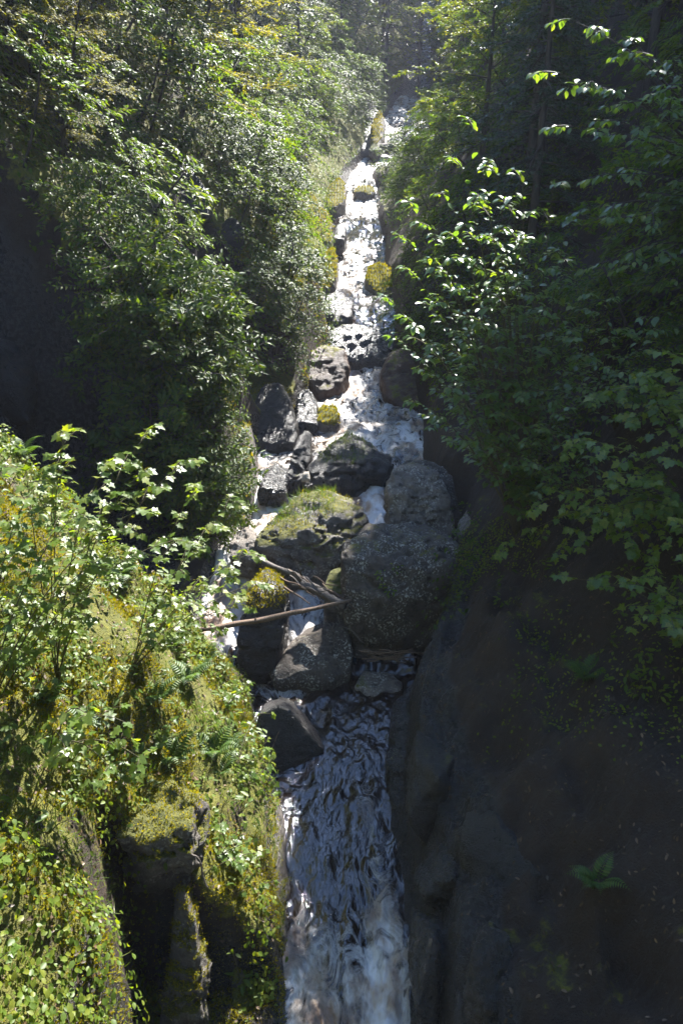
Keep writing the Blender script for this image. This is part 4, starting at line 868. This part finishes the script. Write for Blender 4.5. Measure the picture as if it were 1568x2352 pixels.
def herb(pi, x, Y, s, rz, label, group, name='herb_plant', pos=None):
    if pos is None: label = herb_where(label, x, Y, s, protos[pi][2] == 'lance'); group = label
    lv, stm, kind = protos[pi]; n0 = normal(np.array([x]), np.array([Y]))[0]
    o = thing(name, label, 'plant', gpt(x, Y, -.005) if pos is None else pos, group)
    if pos is not None: n0 = np.array([0, -.6, .8])
    o.rotation_euler = (Matrix.Rotation(min(.7, math.acos(n0[2])*.6), 3, Vector((-n0[1], n0[0], 0)).normalized()) @ Matrix.Rotation(rz, 3, 'Z')).to_euler(); o.scale = (s, s, s)
    obj('stem', stm, M['stem'], o)
    for i, (p_, d, nn, sz) in enumerate(lv):
        c = bpy.data.objects.new('leaf', LEAF[kind][i % 3]); C.objects.link(c); c.parent = o; c.matrix_basis = frame(p_, d, nn, sz)
def bank_points(n, side, Y0, Y1, s0, s1, r2, p=1.):
    Y = r2.uniform(Y0, Y1, n); s = s0+(s1-s0)*r2.random(n)**p
    x = xl(Y)-s if side < 0 else xr(Y)+s
    return x, Y, s
hp = []
for k in range(420):
    x, Y, s_ = (q_[0] for q_ in bank_points(1, -1, 2.6, 9.2, .15, 2.9, rs))
    if any((x-a)**2+(Y-b_)**2 < .17**2 for a, b_ in hp): continue
    if 2.5 < Y < 5.0 and s_ < 1.6: continue
    hp.append((x, Y)); low = Y < 4.0
    pi = int(rs.choice([2, 4] if (low and rs.random() < .75) else [0, 1, 3]))
    lan = protos[pi][2] == 'lance'
    herb(pi, x, Y, rs.uniform(.8, 1.4), rs.uniform(0, 6.28), 'narrow leaved herb in paired leaves on the sunlit mossy bank' if lan else 'small round leaved herb on the sunlit mossy bank', 'narrow leaved herbs of the sunlit bank' if lan else 'round leaved herbs of the sunlit bank')
    if len(hp) > 150: break
n_ = 0
clc = [(rs.uniform(2.8, 9.5), rs.uniform(.6, 3.0)) for q in range(13)]
for k in range(90):
    c_ = clc[k % 13]; Y = c_[0]+rs.normal()*.22; x = float(xr(Y))+max(.35, c_[1]+rs.normal()*.22)
    herb(int(rs.choice([0, 1, 3])), x, Y, rs.uniform(.6, 1.2), rs.uniform(0, 6.28), 'small green herb on the dark shaded bank', 'herbs of the shaded bank'); n_ += 1
    if n_ > 72: break
VR = ROCKV[lbl_right]
for px, py, lb in [(870,1325,'leafy sprig on the upper face of the broad dark boulder'), (915,1318,'bright sprig highest on the face of the broad dark boulder'), (905,1365,'small sprig below the others on the broad dark boulder'), (880,1350,'sprig in the middle of the broad dark boulder face')]:
    d = ray(px, py); d = d/np.linalg.norm(d); rel = VR-np.array([0, 0, CAMZ]); tt = rel@d; off = np.linalg.norm(rel-tt[:, None]*d, axis=1); ok = off < .06
    if ok.any(): p_ = VR[ok][np.argmin(tt[ok])]; herb(int(rs.choice([0, 1, 3])), p_[0], p_[1], rs.uniform(.7, 1.), rs.uniform(0, 6.28), lb, None, pos=p_)
# ferns
def frond(L, r2):
    n = 16; t_ = np.linspace(0, 1, n); path = np.stack([L*t_*.9, 0*t_, L*(.42*np.sin(t_*2.2)-.12*t_)], -1)
    g = unit(np.gradient(path, axis=0)); P_, D_, N2, S_ = [], [], [], []
    for i in range(2, n):
        for s_ in (1, -1):
            P_.append(path[i]); D_.append(g[i]*.35+np.array([0, s_, -.08])); N2.append(np.array([-g[i][2], 0, g[i][0]])); S_.append(L*.30*math.sin(math.pi*(.2+.78*t_[i]))**1.1*(1.05-t_[i]*.6)+.006)
    V, F, r_ = leaf_arrays(np.array(P_), np.array(D_), np.array(N2), np.array(S_), np.array(S_)*.3, 'oval')
    Vt, Qt, Tt = tube(path, np.linspace(.003, .001, n), 4)
    k0 = len(V); return fast_mesh('frond', np.concatenate([V, Vt]), [np.concatenate([F[0], Tt+k0]), Qt+k0], np.concatenate([r_, np.zeros(len(Vt))+.5]))
FR = [frond(.36, rs), frond(.44, rs), frond(.30, rs)]
def fern(x, Y, label, group, s=1.):
    label = label.split(' on the')[0]+' near '+min(HL, key=lambda l: (l[1]-x)**2+(l[2]-Y)**2)[0]; group = label
    o = thing('fern', label, 'fern', gpt(x, Y, -.01), group); k = int(rs.integers(6, 9)); o.scale = (s, s, s)
    for i in range(k):
        c = obj('frond', FR[i % 3], M['fern'], o); c.rotation_euler = (rs.normal()*.15, -rs.uniform(.1, .4), i*6.28/k+rs.normal()*.25)
for k in range(16):
    x, Y, s_ = (q_[0] for q_ in bank_points(1, -1, 5.0, 9, .5, 2.8, rs)); fern(x, Y, 'green fern with arching fronds on the sunlit bank', 'ferns of the sunlit bank', rs.uniform(.7, 1.1))
for k in range(9):
    x, Y, s_ = (q_[0] for q_ in bank_points(1, 1, 3., 11, .8, 3., rs)); fern(x, Y, 'dim green fern on the shaded bank', 'ferns of the shaded bank', rs.uniform(.6, .9))

def scatter(name, label, n, side, Y0, Y1, s0, s1, L, W, mat, shape, up, jit, lift=(0, .02), mask=None, kind='stuff', p=1.):
    x, Y, s_ = bank_points(n, side, Y0, Y1, s0, s1, rng, p)
    if mask is not None:
        k_ = mask(x, Y, s_); x, Y = x[k_], Y[k_]
    n0 = normal(x, Y, .03); z = height(x, Y); k_ = len(x)
    P_ = np.stack([x, Y, z], -1)+n0*rng.uniform(*lift, k_)[:, None]
    if up: D_ = n0*.7+np.array([0, 0, .5])+rng.normal(size=(k_, 3))*jit; N2 = rng.normal(size=(k_, 3))
    else: D_ = rng.normal(size=(k_, 3)); D_ = D_-(D_*n0).sum(-1, keepdims=True)*n0*.85; N2 = n0+np.array([0, 0, .5])+rng.normal(size=(k_, 3))*jit
    sz = rng.uniform(.6, 1.3, k_)
    o = obj(name, leaf_mesh(name, P_, D_, N2, L*sz, W*sz, shape), M[mat]); return tag(o, label, kind=kind)
def clumps(thr, seed):
    return lambda x, Y, s: (fbm(np.stack([x*.9, Y*.7, x*0], -1), 3, seed)+rng.normal(size=len(x))*.08 > thr) & ~((x < 0) & (((Y > 8.9) & (Y < 12.5)) | ((Y > 15.7) & (Y < 17.6) & (s < 1.8))))
def mossy(thr, seed=77):
    return lambda x, Y, s: fbm(np.stack([x*1.6, Y*1.6, x*0], -1), 3, seed)+rng.normal(size=len(x))*.12 > thr
scatter('moss', 'bright golden moss carpeting the sunlit bank', 190000, -1, 2.2, 9.3, .0, 3.1, .028, .010, 'moss', 'blade', True, .35, (-.004, .004), mossy(-.15))
scatter('moss', 'thin moss on the upper sunlit rocks and bank', 60000, -1, 12.6, 34, .0, 1.6, .035, .018, 'moss', 'blade', True, .4, (-.004, .004), mossy(.05, 78))
scatter('grass', 'fine green grass tufts amid the bank moss', 26000, -1, 2.4, 9.2, .05, 3.0, .10, .006, 'grass', 'blade', True, .5, (-.005, 0), mossy(.25, 79))
scatter('ground_cover', 'small leaved ground cover over the sunlit bank', 34000, -1, 2.2, 9.3, .08, 3.3, .046, .034, 'herb_mass', 'oval', False, .35, (.01, .14), mossy(.12, 80))
scatter('ground_cover', 'dense leafy undergrowth on the upper sunlit slope', 80000, -1, 12.7, 75, .15, 8, .085, .05, 'shrub', 'kite', False, .4, (.02, .4), clumps(-.2, 81), p=1.4)
scatter('ground_cover', 'dense dim undergrowth on the upper shaded slope', 80000, 1, 8.5, 75, .3, 9, .085, .05, 'shrub', 'kite', False, .4, (.02, .4), clumps(.0, 82), p=1.2)
scatter('ground_cover', 'sparse dim seedlings over the lower shaded slope', 12000, 1, 2.2, 9, .4, 4.5, .035, .024, 'herb_mass', 'oval', False, .35, (.01, .07), clumps(.3, 83))
scatter('ground_cover', 'green mossy herb mat on the bank beside the broad dark boulder', 9000, 1, 8.6, 11.8, .3, 1.5, .03, .022, 'herb_mass', 'oval', False, .35, (.005, .05), mossy(-.05, 84))
scatter('leaf_litter', 'dead brown leaves over the shaded slope', 5500, 1, 2.2, 10, .35, 4.5, .042, .02, 'litter', 'oval', False, .3, (0, .015))
scatter('leaf_litter', 'dead brown leaves and needles caught on the sunlit bank', 4500, -1, 2.2, 9.3, .1, 3.3, .045, .026, 'litter', 'oval', False, .45, (0, .03))
# grass and moss on top of boulders
def cap(rock, label_rock, name, mat, n, L, W, minz, up, sel=None, jit=.4):
    V = ROCKV[label_rock]; me = rock.data; k_ = len(me.vertices); nn = np.empty(k_*3, np.float32); me.vertices.foreach_get('normal', nn); nn = nn.reshape(-1, 3)
    base = np.array(rock.location); top = V[:, 2] > V[:, 2].min()+np.ptp(V[:, 2])*.35
    ok = (nn[:, 2] > minz) & top
    if sel is not None: ok &= sel(V, nn)
    idx = np.nonzero(ok)[0]
    if not len(idx): return
    idx = rng.choice(idx, n); P_ = V[idx]-base+rng.normal(size=(n, 3))*.015
    D_ = nn[idx]*.6+np.array([0, 0, .6])+rng.normal(size=(n, 3))*jit; sz = rng.uniform(.5, 1.3, n)
    tag(obj(name, leaf_mesh(name, P_, D_, rng.normal(size=(n, 3)), L*sz, W*sz, 'blade'), M[mat], rock), kind='stuff')
lbl = lambda k: R[k]['label']
cap(R['mossy'], lbl('mossy'), 'moss_cap', 'moss', 1300, .028, .011, .8, True)
xm = pt(700, 1150, 11.9)[0]
cap(R['mossy'], lbl('mossy'), 'grass_tuft', 'grass', 900, .13, .007, .4, True, lambda V, n: (np.abs(V[:, 0]-xm) < .5) & (V[:, 1] > 11.5), .7)
cap(R['pyr'], lbl('pyr'), 'grass_tuft', 'grass', 800, .11, .007, .3, True, lambda V, n: V[:, 2] > V[:, 2].max()-.16)
cap(R['block'], lbl('block'), 'moss_cap', 'moss', 3000, .03, .012, .3, True, lambda V, n: V[:, 2] > V[:, 2].max()-.25)
for o in list(bpy.data.objects):
    if o.get('label') in ROCKV and o.data.materials and o.data.materials[0] == M['rock_moss'] and o not in R.values():
        far = o.location.y > 10
        cap(o, o['label'], 'moss_cap', 'moss', (2600 if ('golden' in o['label'] or 'hump' in o['label'] or 'low mossy boulder' in o['label'] or 'crusted' in o['label']) else 700) if far else 2600, .05 if far else .028, .022 if far else .010, .55, True)

# ------------------------------------------------------------------ air
bmz = bmesh.new(); bmesh.ops.create_cube(bmz, size=1); hm = bpy.data.meshes.new('haze'); bmz.to_mesh(hm); bmz.free()
hz = obj('haze', hm); hz.scale = (150, 165, 75); hz.location = (0, 57, 75/2-4); hz['kind'] = 'stuff'; hz['label'] = 'thin bluish haze hanging in the gorge'
m, t, b, out = newmat('haze'); t.nodes.remove(b); pv = N_(t, 'ShaderNodeVolumePrincipled')
pv.inputs['Color'].default_value = (.77, .82, 1, 1); pv.inputs['Density'].default_value = .0006; pv.inputs['Anisotropy'].default_value = .25
t.links.new(pv.outputs[0], out.inputs['Volume']); hm.materials.append(m)
